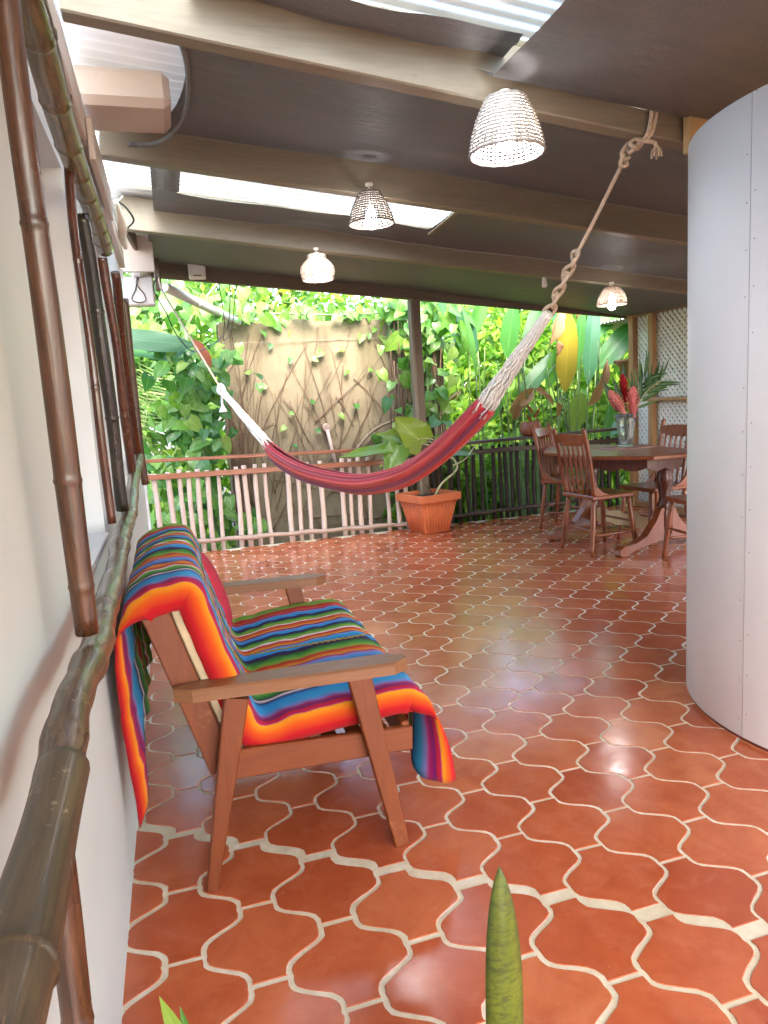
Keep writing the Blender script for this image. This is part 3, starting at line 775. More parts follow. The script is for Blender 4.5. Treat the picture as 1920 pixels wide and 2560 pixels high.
# ------------------------------------------------------------------ railings
def railing(name, label, xs, zt, zs, zb, top_mat, pick_mat, rail_mat, bot_mat, x0, x1, seed, top_w=0.07, posts=()):
    rr = random.Random(seed); o = thing(name, label, 'railing', ((x0 + x1) / 2, 6.84, 0)); OR = Vector(((x0 + x1) / 2, 6.84, 0))
    def bez(q, x): return lerp(q[0], q[1], (x - x0) / (x1 - x0))
    m = MB(); m.bar(V(x0, 6.84, bez(zt, x0)) - OR, V(x1, 6.84, bez(zt, x1)) - OR, top_w, 0.03, ch=0.005); m.build('handrail', top_mat, o)
    m = MB(); m.bar(V(x0, 6.835, bez(zs, x0)) - OR, V(x1, 6.835, bez(zs, x1)) - OR, 0.035, 0.05, ch=0.005); m.build('middle_rail', rail_mat, o)
    k = 26; m = MB(); m.tube([V(lerp(x0, x1, i / k), 6.80 + .004 * math.sin(i), bez(zb, lerp(x0, x1, i / k)) + .006 * math.sin(i * 1.9 + seed)) - OR for i in range(k + 1)], [0.022 + .003 * math.sin(i * 1.3) for i in range(k + 1)], 9); m.build('bottom_rail', bot_mat, o)
    for x in xs:
        t0 = rr.uniform(.03, .065); r = rr.uniform(.0185, .025); ln = rr.uniform(-.012, .012); zt_ = bez(zs, x) + t0
        pts = []; rd = []
        for i in range(9):
            u = i / 8; pts.append(V(x + ln * u + .004 * math.sin(u * 6 + x * 9), 6.868 + .003 * math.sin(u * 5 + x * 5), lerp(-0.03, zt_, u)) - OR); rd.append(r * (1.1 - .15 * u) * (1 + .06 * math.sin(u * 14 + x * 31)))
        m = MB(); m.tube(pts, rd, 8); m.build('picket', pick_mat, o)
    for x in posts:
        m = MB(); m.box(V(x, 6.87, .42) - OR, (0.06, 0.05, 0.86), ch=0.005); m.build('rail_post', rail_mat, o)
    return o
XL = [-0.42, -0.309, -0.19, -0.065, 0.03, 0.103, 0.187, 0.278, 0.374, 0.549, 0.633, 0.723, 0.83, 1.041, 1.138, 1.236, 1.365, 1.575, 1.656, 1.752, 1.851, 2.049, 2.155, 2.25]
XR = [2.553, 2.639, 2.74, 2.832, 2.93, 2.999, 3.098, 3.228, 3.31, 3.38, 3.441, 3.523, 3.627, 3.71, 3.93, 4.02, 4.12, 4.24, 4.36, 4.483, 4.561, 4.65, 4.751]
railing('pole_railing', 'pale stick railing with red-brown handrail in front of the concrete wall', XL, (.91, .835), (.755, .705), (.135, .06), M['rail_red'], M['picket_pale'], M['rail_red'], M['rail_pole'], -0.6, 2.365, 3)
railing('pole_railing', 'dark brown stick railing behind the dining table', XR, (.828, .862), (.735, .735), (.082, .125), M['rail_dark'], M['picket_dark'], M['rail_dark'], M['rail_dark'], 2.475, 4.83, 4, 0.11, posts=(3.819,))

# ------------------------------------------------------------------ lattice screen on the right
XS = 4.88
ls = thing('lattice_screen', 'white diagonal lattice screen in brown timber frame beside the dining table', 'screen', (XS, 6.0, 0)); LO = Vector((XS, 6.0, 0))
def lb(name, y0, y1, z0, z1, mat, t_=0.06, dx=0.0):
    m = MB(); m.box(V(XS + dx, (y0 + y1) / 2, (z0 + z1) / 2) - LO, (t_, y1 - y0, z1 - z0), ch=0.005); return m.build(name, mat, ls)
lb('frame_post', 6.70, 6.78, 0.0, 2.08, M['lattice_frame'], .07)
lb('frame_post', 6.36, 6.43, 0.0, 2.045, M['lattice_frame'], .06, -.02)
lb('frame_post', 5.5, 5.57, 0.0, 2.045, M['lattice_frame'])
lb('frame_post', 4.62, 4.7, 0.0, 2.045, M['lattice_frame'])
lb('top_rail', 4.6, 6.80, 2.045, 2.10, M['lattice_frame'], .08)
lb('header_board', 4.6, 6.66, 2.102, 2.26, M['beam_paint'], .03)
lb('shelf_rail', 4.7, 6.44, 1.15, 1.185, M['lattice_frame'], .09, -.04)
lb('base_rail', 4.6, 6.70, 0.0, 0.07, M['lattice_frame'], .05)
for k, sgn in enumerate((1, -1)):
    m = MB(); pitch = 0.070; y = 4.6 - 2.2
    while y < 6.8 + 2.2:
        # slat from (y, .07) going up at 45 degrees, clipped to the panel
        a0 = [y, 0.07]; a1 = [y + sgn * 1.975, 2.045]
        lo_, hi_ = 4.65, 6.70
        def clip(p, q):
            if p[0] == q[0]: return None
            tlo = sorted(((lo_ - p[0]) / (q[0] - p[0]), (hi_ - p[0]) / (q[0] - p[0])))
            t0 = max(0, tlo[0]); t1 = min(1, tlo[1])
            if t1 - t0 < .01: return None
            return [(lerp(p[0], q[0], t_), lerp(p[1], q[1], t_)) for t_ in (t0, t1)]
        c = clip(a0, a1)
        if c: m.bar(V(XS + .03 + k * .007, c[0][0], c[0][1]) - LO, V(XS + .03 + k * .007, c[1][0], c[1][1]) - LO, 0.006, 0.030, up=(0, -sgn, 1))
        y += pitch
    o = m.build('lattice_slats', M['lattice_white'], ls); tag(o, kind='stuff')

# ------------------------------------------------------------------ curved white partition
CC = V(2.60, 1.98, 0); CR = 0.74
cp = thing('curved_partition', 'tall curved white sheet partition with screwed vertical joint at the right', 'partition', CC)
PH = 2.185
def arcpanel(a0, a1, name):
    m = MB(); n = 20; P = []
    prof = [(CR, 0.018), (CR, PH), (CR - .012, PH), (CR - .012, 0.018)]
    for (r, z) in prof + [prof[0]]:
        P.append([V(r * math.cos(lerp(a0, a1, i / n)), r * math.sin(lerp(a0, a1, i / n)), z - 0.10 * 0 ) for i in range(n + 1)])
    m.grid(P); m.sm = [True] * len(m.f); o = m.build(name, M['panel_white'], cp)
    return o
AJ = math.atan2(1.955 - CC.y, 1.858 - CC.x)
AJ = AJ % (2 * PI)
for (a0, a1) in ((R(20), R(95)), (R(95.2), AJ - 0.0012), (AJ + 0.0012, AJ + R(70))):
    arcpanel(a0, a1, 'sheet')
m = MB(); P = []
for (r, z) in ((CR - .004, 0.005), (CR - .004, 0.018), (CR - .02, 0.018)):
    P.append([V(r * math.cos(lerp(R(20), AJ + R(70), i / 40)), r * math.sin(lerp(R(20), AJ + R(70), i / 40)), z) for i in range(41)])
m.grid(P); m.build('base_strip', M['red_base'], cp)
m = MB(); 
P = [[V(r * math.cos(lerp(R(20), AJ + R(70), i / 40)), r * math.sin(lerp(R(20), AJ + R(70), i / 40)), z) for i in range(41)] for (r, z) in ((CR - .014, .02), (CR - .014, PH - .01))]
m.grid(P); m.build('backing', M['pine'], cp)
scm = MB(); scm.lathe([(0.0001, .0012), (0.0018, .0010), (0.0024, 0)], n=8, cap=False); scme = scm.mesh('screw_head', M['screw'])
for k in range(15):
    for da in (-0.022, 0.024):
        if (k + (da > 0)) % 5 == 4: continue
        a = AJ + da; z = 0.08 + k * 0.148 + (0.03 if da > 0 else 0)
        o = place('screw', scme, cp); o.location = (CR * math.cos(a), CR * math.sin(a), z)
        o.rotation_euler = V(math.cos(a), math.sin(a), 0).to_track_quat('Z', 'Y').to_euler()
m = MB(); m.box(V(2.150, 2.55, 2.305) - CC, (0.095, 0.04, 0.19), ch=0.003); m.build('pine_stud', M['pine'], cp)

# ================================================================== FURNITURE
# ------------------------------------------------------------------ settee
BO = V(0.28, 2.41, 0)
bn = thing('wooden_settee', 'low wooden armchair settee with tapered legs and cream cushions by the wall', 'settee', BO)
def taper(name, p0, w0, p1, w1, t_, y, mat, parent=bn):
    """flat tapered member in the xz plane: p0 bottom, p1 top"""
    m = MB(); a = V(p0[0], 0, p0[1]); b = V(p1[0], 0, p1[1]); d = (b - a).normalized(); s_ = V(d.z, 0, -d.x)
    vs = []
    c = 0.004
    for yy, k in ((-t_ / 2, c), (-t_ / 2 + c, 0), (t_ / 2 - c, 0), (t_ / 2, c)):
        for q, w in ((a, w0), (b, w1)):
            for sg in (-1, 1): vs.append(q + s_ * sg * (w / 2 - k) + V(0, yy, 0))
    fs = []
    for r_ in range(3):
        o = r_ * 4
        for (i, j) in ((0, 1), (1, 3), (3, 2), (2, 0)): fs.append((o + i, o + j, o + 4 + j, o + 4 + i))
    fs += [(0, 2, 3, 1), (12, 13, 15, 14)]
    m.add([v + V(0, y, 0) - BO for v in vs], fs); return m.build(name, mat, parent)
for y in (1.855, 2.965):
    s_ = 1 if y < 2 else -1
    taper('leg', (-0.018, 0.0045), .032, (0.095, 0.535), .066, .028, y - .012 * s_, M['bench_wood_v'])
    taper('leg', (0.527, 0.0045), .044, (0.432, 0.540), .068, .028, y - .012 * s_, M['bench_wood_v'])
    taper('side_rail', (0.055, 0.335), .085, (0.585, 0.312), .072, .024, y + .018 * s_, M['bench_wood'])
    taper('back_post', (0.045, 0.315), .072, (-0.092, 0.785), .070, .026, y + .045 * s_, M['bench_wood_v'])
    # shaped armrest
    n = 14; top = []
    for i in range(n + 1):
        u = i / n; x = lerp(-0.062, 0.575, u); w = lerp(.036, .047, min(1, u * 1.5))
        e = min(u, 1 - u) * 0.637
        if e < .03: w *= math.sqrt(max(0.12, 1 - (1 - e / .03) ** 2))
        top.append((x, w, lerp(.583, .568, u)))
    poly = []
    m = MB(); rows = []
    for (x, w, z) in top:
        rows.append([V(x, y - w, z - .034) - BO, V(x, y - w, z - .006) - BO, V(x, y - w + .006, z) - BO, V(x, y + w - .006, z) - BO, V(x, y + w, z - .006) - BO, V(x, y + w, z - .034) - BO])
    m.grid(rows, False, True)
    m.f.append(tuple(range(6))); m.sm.append(False); m.f.append(tuple(reversed(range(n * 6, n * 6 + 6)))); m.sm.append(False)
    m.build('armrest', M['bench_arm'], bn)
for (x, z, w, h) in ((0.57, .325, .025, .07), (0.075, .36, .025, .07)):
    m = MB(); m.box(V(x, 2.41, z) - BO, (w, 1.07, h), ch=.004); m.build('cross_rail', M['bench_wood'], bn)
for k in range(6):
    u = k / 5; m = MB(); m.box(V(lerp(0.02, -0.085, u), 2.41, lerp(.42, .765, u)) - BO, (.016, 1.03, .04), ch=.003); m.build('back_slat', M['bench_wood'], bn)
for k in range(6):
    m = MB(); m.box(V(lerp(.13, .5, k / 5), 2.41, .335) - BO, (.045, 1.06, .014), ch=.003); m.build('seat_slat', M['bench_wood'], bn)
def cushion(name, c, size, axes, mat, parent, org, pw=6, puff=.012):
    n = 14; P = []; hx, hy, hz = [q / 2 for q in size]; m = MB(); ax = [Vector(a) for a in axes]
    for i in range(n + 1):
        th = lerp(-PI / 2, PI / 2, i / n); row = []
        for j in range(4 * n):
            ph = 2 * PI * j / (4 * n)
            f = lambda q, e: math.copysign(abs(q) ** e, q)
            e = 2.0 / pw
            x = f(math.cos(th), e) * f(math.cos(ph), e) * hx; y = f(math.cos(th), e) * f(math.sin(ph), e) * hy
            z = f(math.sin(th), e) * hz * (1 + puff / hz * math.cos(x / hx * 1.5) * math.cos(y / hy * 1.5))
            row.append(Vector(c) - org + ax[0] * x + ax[1] * y + ax[2] * z)
        P.append(row)
    m.grid(P, True, True); return m.build(name, mat, parent)
bd = V(-0.137, 0, .47).normalized(); bnm = V(bd.z, 0, -bd.x)
cushion('seat_cushion', (.345, 2.42, .390), (.51, 1.02, .060), ((1, 0, .01), (0, 1, 0), (-.01, 0, 1)), M['cushion_cream'], bn, BO, 8, .004)
cushion('back_cushion', (.036, 2.41, .60), (.48, 1.04, .085), (bd, (0, 1, 0), bnm), M['cushion_cream'], bn, BO, 8, .004)
m = MB()
for y in (1.893,):
    pth = [V(.036, 0, .60) + bd * a + bnm * b for a, b in ((-.23, .035), (.20, .035), (.235, .02), (.235, -.03), (.2, -.04), (-.23, -.04))]
    m.tube([V(p.x, y, p.z) - BO for p in spline(pth, 40)], .004, 6, closed=False)
m.build('piping', M['cushion_cream'], bn)

# striped blanket over the settee
prof = [(0.650, 0.12), (0.658, .25), (0.650, .37), (0.630, .428), (0.585, .452), (0.45, .450), (0.32, .440), (0.22, .428), (0.165, .418), (0.140, .455), (0.115, .54), (0.075, .68), (0.045, .79), (0.022, .838), (-0.015, .852), (-0.075, .846), (-0.13, .828), (-0.165, .79), (-0.182, .70), (-0.186, .5), (-0.178, .36), (-0.170, .16)]
NS, NTT = 110, 64
pp = spline([(x, 0, z) for x, z in prof], NS)
# arc length
al = [0]
for i in range(1, NS): al.append(al[-1] + (pp[i] - pp[i - 1]).length)
nr = []
for i in range(NS):
    d = (pp[min(i + 1, NS - 1)] - pp[max(i - 1, 0)]).normalized(); nr.append(V(d.z, 0, -d.x))
if nr[40].z < 0: nr = [-q for q in nr]
rows = []; uvs = []
y0b, y1b = 1.835, 2.965
i_seat = next(i for i in range(NS) if pp[i].x < 0.625); i_crest = max(range(NS), key=lambda i: pp[i].z); i_cre = min(range(i_seat, i_crest), key=lambda i: pp[i].z)
for i in range(NS):
    row = []
    for j in range(NTT):
        t_ = j / (NTT - 1)
        # border of the cloth bends round the side of the cushions
        edge = max(0.0, 0.055 - t_) / 0.055
        yy = lerp(y0b, y1b, max(t_, 0.045)) - 0.010 * min(1, edge * 2) + 0.008 * edge
        p = pp[i].copy(); nn = nr[i]
        droop = 0.072 * max(0, edge) ** 1.1
        on_seat = i_seat <= i <= i_crest
        wv = 0.0025 + 0.0025 * math.sin(al[i] * 21 + t_ * 9) + 0.0015 * math.sin(al[i] * 47 + 3 * t_) 
        if i < i_seat:      # front hang
            k = (i_seat - i) / i_seat
            ln = 1.0 if t_ < .12 else max(.35, 1.0 - (t_ - .12) * 1.2)
            zt = pp[i_seat].z; p.z = zt - (zt - p.z) * ln
            p.x += .012 * k * math.sin(t_ * 26 + 1) + .02 * k
            droop *= (1 - k); nn = V(-1, 0, 0) * 0 + V(0, 0, 1)
            curl = max(0, .10 - t_) / .10
            yy += k * curl * .030; p.x += k * (.055 * curl ** 1.3 - .028 * min(1, t_ / .15)); p.z += k * (.05 * (t_ < .0)) 
            yy += .03 * k * (1 - curl) * 0
        elif i > i_crest + 14:   # back hang
            k = (i - i_crest - 14) / (NS - 1 - i_crest - 14)
            p.x += -.010 * k + .012 * k * math.sin(t_ * 31)
            ln = 1.0 - min(.42, t_ * 2.4)
            zt = pp[i_crest + 14].z; p.z = zt - (zt - p.z) * ln
            droop *= (1 - min(1, k * 4)); yy -= .035 * k * max(0, 1 - t_ * 6) - .10 * k * max(0, 1 - t_ * 4)
            k2 = min(1, k * 2.5); p.x += k2 * (-.012 + .052 * min(1, t_ / .15) - .02 * min(1, max(0, t_ - .065) * 3)) 
        wv += .0022 * math.sin(al[i] * 83 + 21 * t_ + 2 * math.sin(t_ * 40)) * math.sin(t_ * 17 + al[i] * 5)
        q = p - nn * (droop) + nn * wv * (1 - .5 * edge)
        cr = math.exp(-((i - i_cre) / 4.0) ** 2)
        row.append(V(q.x, yy, q.z + (.003 * cr)) - BO); uvs.append((t_, al[i]))
    rows.append(row)
m = MB(); m.grid(rows)
bl = m.build('striped_blanket', M['serape'], None, uvs); bl.location = BO
tag(bl, 'rainbow striped woven blanket draped over the settee seat and back', 'blanket')
md = bl.modifiers.new('thick', 'SOLIDIFY'); md.thickness = 0.005; md.offset = 0
# embroidered zigzag line on the seat
m = MB()
for k, (c0, c1) in enumerate(((.18, .30), (.30, .45), (.45, .60))):
    pass
zz = []
for i in range(40):
    x = lerp(.18, .6, i / 39); zz.append(V(x, 2.395 + .006 * (1 if i % 2 else -1), .4585 + (x - .3) * .02) - BO)
m.tube(zz, .0028, 5); m.build('embroidery', M['leaf_yellow'], bl)
pl = cushion('throw_pillow', (.080, 2.82, .59), (.34, .24, .095), (bd, (0, 1, 0), bnm), M['crimson'], None, V(0, 0, 0), 3.2)
tag(pl, 'crimson throw pillow leaning on the far end of the settee back', 'pillow')

# ------------------------------------------------------------------ woven lamps
def make_lamp(name, label, loc, prof, wm, inner, strength_mat, rows_, cols, r_, drop):
    """prof: radius by height fraction, top to bottom"""
    o = thing(name, label, 'lamp', loc, group='woven pendant lamps')
    H = prof['h']; rad = lambda u: np.interp(u, prof['u'], prof['r'])
    m = MB()
    for k in range(rows_):
        u = k / (rows_ - 1); r = float(rad(u)); z = -u * H
        n = 44; m.tube([V((r + .0012 * math.sin(i * cols / 44 * 2 * PI)) * math.cos(2 * PI * i / n), (r) * math.sin(2 * PI * i / n), z + .0012 * math.sin(i * 2.1 + k)) for i in range(n)], r_ * (1.35 if k in (0, rows_ - 1) else 1), 5, closed=True)
    m.build('woven_rings', wm, o)
    m = MB()
    for c in range(cols):
        a = 2 * PI * c / cols; pts = []
        nn = rows_ * 2 - 1
        for k in range(nn):
            u = k / (nn - 1); r = float(rad(u)) + (.0022 if (k // 1 + c) % 2 else -.0022); pts.append(V(r * math.cos(a), r * math.sin(a), -u * H))
        m.tube(pts, r_ * .62, 4)
    m.build('woven_strands', inner, o)
    m = MB(); m.lathe([(.018, .02), (.022, 0), (.022, -.05), (.016, -.06)], n=12); sk = m.build('socket', M['router_white'], o)
    zb = -.06 - .02
    m = MB(); m.lathe([(.012, zb + .02), (.016, zb + .005), (.029, zb - .03), (.033, zb - .055), (.027, zb - .082), (.012, zb - .096), (.001, zb - .099)], n=16); m.build('bulb', strength_mat, sk)
    m = MB(); m.lathe([(.020, drop + .012), (.020, drop), (.005, drop - .004), (.005, .02)], n=14); m.build('ceiling_rose', M['router_white'], o)
    return o
cone = {'h': .178, 'u': [0, .12, .35, .65, .9, 1], 'r': [.074, .084, .105, .123, .132, .134]}
cone2 = {'h': .15, 'u': [0, .12, .4, .7, 1], 'r': [.058, .068, .090, .108, .118]}
bowl = {'h': .165, 'u': [0, .16, .3, .5, .7, .88, 1], 'r': [.060, .066, .092, .116, .120, .112, .106]}
cone3 = {'h': .135, 'u': [0, .15, .4, .7, 1], 'r': [.052, .073, .097, .113, .117]}
make_lamp('woven_lamp', 'large grey white woven lampshade lit on the nearest beam', (1.262, 2.47, 2.330), cone, M['basket_grey'], M['basket_light'], M['bulb'], 15, 46, .0044, .02)
make_lamp('woven_lamp', 'dark woven cone lampshade below the skylight', (1.12, 3.76, 2.378), cone2, M['basket_dark'], M['basket_dark'], M['bulb'], 13, 38, .0040, .04)
make_lamp('woven_lamp', 'round white woven lampshade in front of the concrete wall', (1.11, 5.14, 2.354), bowl, M['basket_light'], M['basket_brown'], M['bulb_soft'], 14, 40, .0044, .04)
make_lamp('woven_lamp', 'brown woven bell lampshade over the dining table', (3.53, 5.15, 2.108), cone3, M['basket_brown'], M['basket_light'], M['bulb'], 13, 42, .0042, .03)

# ------------------------------------------------------------------ hammock
hm = thing('hammock', 'crimson striped cloth hammock with white braided ends slung on cream ropes', 'hammock', (1.12, 4.3, 0)); HMO = V(1.12, 4.3, 0)
path = spline([(0.649, 5.226, 1.064), (0.72, 5.09, .960), (.84, 4.83, .868), (.985, 4.54, .818), (1.12, 4.27, .806), (1.25, 4.01, .852), (1.34, 3.84, .918), (1.45, 3.61, 1.06), (1.566, 3.375, 1.255)], 70)
hd = V(.443, -.897, 0); hs = V(.897, .443, 0)
rows = []; uvs = []
for i, c in enumerate(path):
    u = i / 69; t_ = (path[min(i + 1, 69)] - path[max(i - 1, 0)]).normalized(); up = hs.cross(t_).normalized()
    if up.z < 0: up = -up
    mid = math.sin(PI * u); r = lerp(.045, .066, mid ** .7) + (.010 * max(0, u - .75) / .25); row = []
    if u < .1: r = lerp(.032, r, u / .1)
    NJ = 73
    for j in range(NJ):
        v = j / (NJ - 1); a = lerp(-2.75, 2.75, v)
        rr_ = r * (1 + .10 * math.sin(a * 9 + 2.2 * math.sin(u * 3)) + .07 * math.sin(a * 17 + u * 4) + .05 * math.sin(a * 5 - u * 6))
        if abs(a) > 2.0: rr_ *= 1 - .22 * (abs(a) - 2.0)
        row.append(c + hs * math.sin(a) * rr_ * .92 - up * math.cos(a) * rr_ * (1.0) - HMO); uvs.append((v, u))
    rows.append(row)
m = MB(); m.grid(rows); o = m.build('cloth', M['hammock_cloth'], hm, uvs); md = o.modifiers.new('thick', 'SOLIDIFY'); md.thickness = .003; md.offset = 0
def net(name, a, b, r0, r1, n, seed, tw=2.2):
    rr = random.Random(seed); a = V(*a); b = V(*b); d = (b - a).normalized(); s1 = hs; s2 = s1.cross(d).normalized(); m = MB()
    for k in range(n):
        sg = 1 if k % 2 else -1; ph = 2 * PI * k / n; pts = []
        for i in range(26):
            u = i / 25; r = lerp(r0, r1, u ** .8) * (1 + .12 * math.sin(u * 30 + k * 2)); an = ph + sg * .30 * math.sin(u * 16 + ph) + tw * .15 * u
            e = .07 * max(0, .12 - u) / .12
            pts.append(a.lerp(b, u) - d * e * (.3 + .7 * (k % 3) / 2) + s1 * math.cos(an) * r + s2 * math.sin(an) * r - HMO)
        m.tube(pts, .0065, 5)
    core = [a.lerp(b, i / 10) - HMO for i in range(11)]
    m.tube(core, [lerp(r0, r1, (i / 10) ** .8) * .8 for i in range(11)], 10)
    return m.build(name, M['white_cord'], hm)
net('end_net', path[69], (1.738, 3.032, 1.659), .048, .018, 20, 1)
net('end_net', path[0], (.451, 5.625, 1.396), .034, .017, 16, 2)
def rope(name, pts, r, n=30, mat='rope'):
    m = MB(); m.tube([p - HMO for p in spline(pts, n)], r, 7); return m.build(name, M[mat], hm)
def loop(name, c, ax, ay, ra, rb_, r, mat='rope'):
    m = MB(); ax = V(*ax).normalized(); ay = V(*ay); ay = (ay - ax * ay.dot(ax)).normalized(); az = ax.cross(ay)
    m.tube([V(*c) + ax * math.cos(q) * ra + ay * math.sin(q) * rb_ + az * .008 * math.sin(2 * q) - HMO for q in [2 * PI * i / 20 for i in range(20)]], r, 7, closed=True); return m.build(name, M[mat], hm)
chA = V(1.738, 3.032, 1.655); chB = V(1.805, 2.90, 1.885); cd_ = (chB - chA).normalized(); cs = cd_.cross(hs).normalized()
for k in range(6):
    u = (k + .3) / 5.6; c = chA.lerp(chB, u); w = (.024, .018, .016, .022, .017, .034)[k]
    loop('chain_link', c, cd_ + cs * .3 * (1 if k % 2 else -1), (hs * .8 + cs * (.9 if k % 2 else -.6)), .034, w, .0085)
rope('rope', [tuple(chB), (1.84, 2.82, 2.00), (1.905, 2.70, 2.205)], .0085)
loop('knot', (1.909, 2.69, 2.222), (0, 0, 1), hs, .024, .018, .009); loop('knot', (1.915, 2.68, 2.255), (.3, 0, 1), hs, .030, .022, .009); loop('knot', (1.920, 2.62, 2.262), (1, .2, .3), (0, 0, 1), .030, .018, .009)
rope('rope', [(1.912, 2.66, 2.24), (1.925, 2.60, 2.262), (1.938, 2.570, 2.29), (1.95, 2.566, 2.36), (1.948, 2.560, 2.45), (1.945, 2.60, 2.52)], .0085)
rope('rope', [(1.915, 2.66, 2.24), (1.935, 2.60, 2.262), (1.955, 2.570, 2.29), (1.972, 2.566, 2.36), (1.974, 2.560, 2.45), (1.97, 2.60, 2.52)], .0085)
rope('rope_tail', [(1.90, 2.60, 2.272), (1.94, 2.585, 2.262), (1.975, 2.58, 2.255), (1.985, 2.58, 2.235)], .009)
m = MB()
for k in range(14):
    a = k * .9; m.tube([V(1.985, 2.58, 2.245) - HMO, V(1.985 + .016 * math.cos(a), 2.58 + .016 * math.sin(a), 2.228) - HMO, V(1.985 + .020 * math.cos(a), 2.58 + .020 * math.sin(a), 2.205 + .008 * math.sin(k * 3)) - HMO], .004, 4)
m.build('frayed_end', M['rope'], hm)
rope('rope', [(.041, 6.50, 2.36), (.22, 6.09, 1.92), (.395, 5.74, 1.50)], .008)
rope('rope', [(.041, 6.50, 2.36), (.03, 6.52, 2.45), (.03, 6.54, 2.52)], .009)
loop('ring', (.405, 5.72, 1.475), (0, 0, 1), hs, .040, .032, .0085, 'white_cord')
for k in range(4): loop('knot', (.445 - .012 * k, 5.64 + .022 * k, 1.405 + .02 * k), (.3 * (k - 1), .2, 1), hs, .026, .020, .009, 'white_cord')
rope('tassel_cord', [(.405, 5.72, 1.44), (.402, 5.725, 1.38), (.405, 5.72, 1.345)], .009, 10, 'white_cord')
m = MB(); m.lathe([(.008, 1.355), (.014, 1.34), (.028, 1.315), (.034, 1.300), (.020, 1.298)], V(.405, 5.72, 0) - HMO, 12); m.build('tassel', M['white_cord'], hm)

# ------------------------------------------------------------------ dining table
TO = V(3.58, 5.22, 0)
tb = thing('dining_table', 'polished red-brown trestle dining table with chamfered corners', 'table', TO)
poly = [(3.40, 4.46), (3.75, 4.44), (4.00, 4.80), (4.02, 5.62), (3.80, 6.08), (3.44, 6.10), (3.14, 5.62), (3.14, 4.84)]
pq = [(x - TO.x, y - TO.y) for x, y in poly]
m = MB(); m.prism(pq, .752, .784, ch=.006); m.build('tabletop', M['dining_wood'], tb)
# scalloped apron
cx = sum(p[0] for p in pq) / 8; cy = sum(p[1] for p in pq) / 8
m = MB()
for k in range(8):
    a = V(*pq[k], 0); b = V(*pq[(k + 1) % 8], 0); c = V(cx, cy, 0); a = a.lerp(c, .14); b = b.lerp(c, .14); L = (b - a).length; ns = 18; rows = []
    nrm = (b - a).normalized().cross(V(0, 0, 1))
    for i in range(ns + 1):
        u = i / ns; q = a.lerp(b, u); z = .69 - .022 * abs(math.sin(u * PI * max(2, round(L / .16)))) ** .7 - .012 * math.sin(u * PI)
        rows.append([q + V(0, 0, .752), q + V(0, 0, z), q + nrm * -.018 + V(0, 0, z), q + nrm * -.018 + V(0, 0, .752)])
    m.grid(rows, False)
m.build('apron', M['dining_dark'], tb)
ur = V(math.cos(R(9)), math.sin(R(9)), 0); vr = V(-ur.y, ur.x, 0)
cols_ = (V(3.70, 4.72, 0), V(3.60, 5.58, 0))
for c in cols_:
    m = MB(); m.lathe([(.055, .13), (.06, .30), (.05, .33), (.066, .36), (.05, .39), (.042, .44), (.058, .52), (.066, .58), (.05, .63), (.06, .66), (.075, .70), (.075, .752)], c - TO, 20); m.build('column', M['dining_dark'], tb)
    for sg in (-1, 1):
        outl = [(.02, .36), (.07, .34), (.12, .25), (.22, .14), (.34, .095), (.46, .085), (.505, .06), (.51, .025), (.485, .005), (.43, .005), (.38, .03), (.27, .055), (.16, .07), (.02, .09)]
        m = MB(); m.prism([(x, z) for x, z in outl], -.035, .035, (ur * sg, V(0, 0, 1), (ur * sg).cross(V(0, 0, 1))), c - TO, .006); m.build('foot', M['dining_wood'], tb)
m = MB(); a, b = cols_[0] - TO, cols_[1] - TO
rows = []
for i in range(25):
    u = i / 24; q = a.lerp(b, u); zt = .235 + .02 * math.sin(u * PI * 4) ** 2; zb_ = .14 - .015 * math.sin(u * PI * 4) ** 2
    rows.append([q - ur * .012 + V(0, 0, zt), q + ur * .012 + V(0, 0, zt), q + ur * .012 + V(0, 0, zb_), q - ur * .012 + V(0, 0, zb_)])
m.grid(rows, False, True); m.build('stretcher', M['pine'], tb)  # light on this board is put into its paler orange colour
m = MB(); P = []
pmc = V(3.80, 5.36, .788); 
for i in range(9):
    P.append([pmc + V(lerp(-.26, .26, i / 8) + .05 * (j / 8 - .5), lerp(-.2, .2, j / 8) + .006 * math.sin(i * 2), .0015 * math.sin(i * 1.3 + j)) for j in range(9)])
m.grid(P); o = m.build('placemat', M['placemat']); tag(o, 'brown woven placemat under the glass vase on the dining table', 'placemat')
md = o.modifiers.new('thick', 'SOLIDIFY'); md.thickness = .004; md.offset = 1

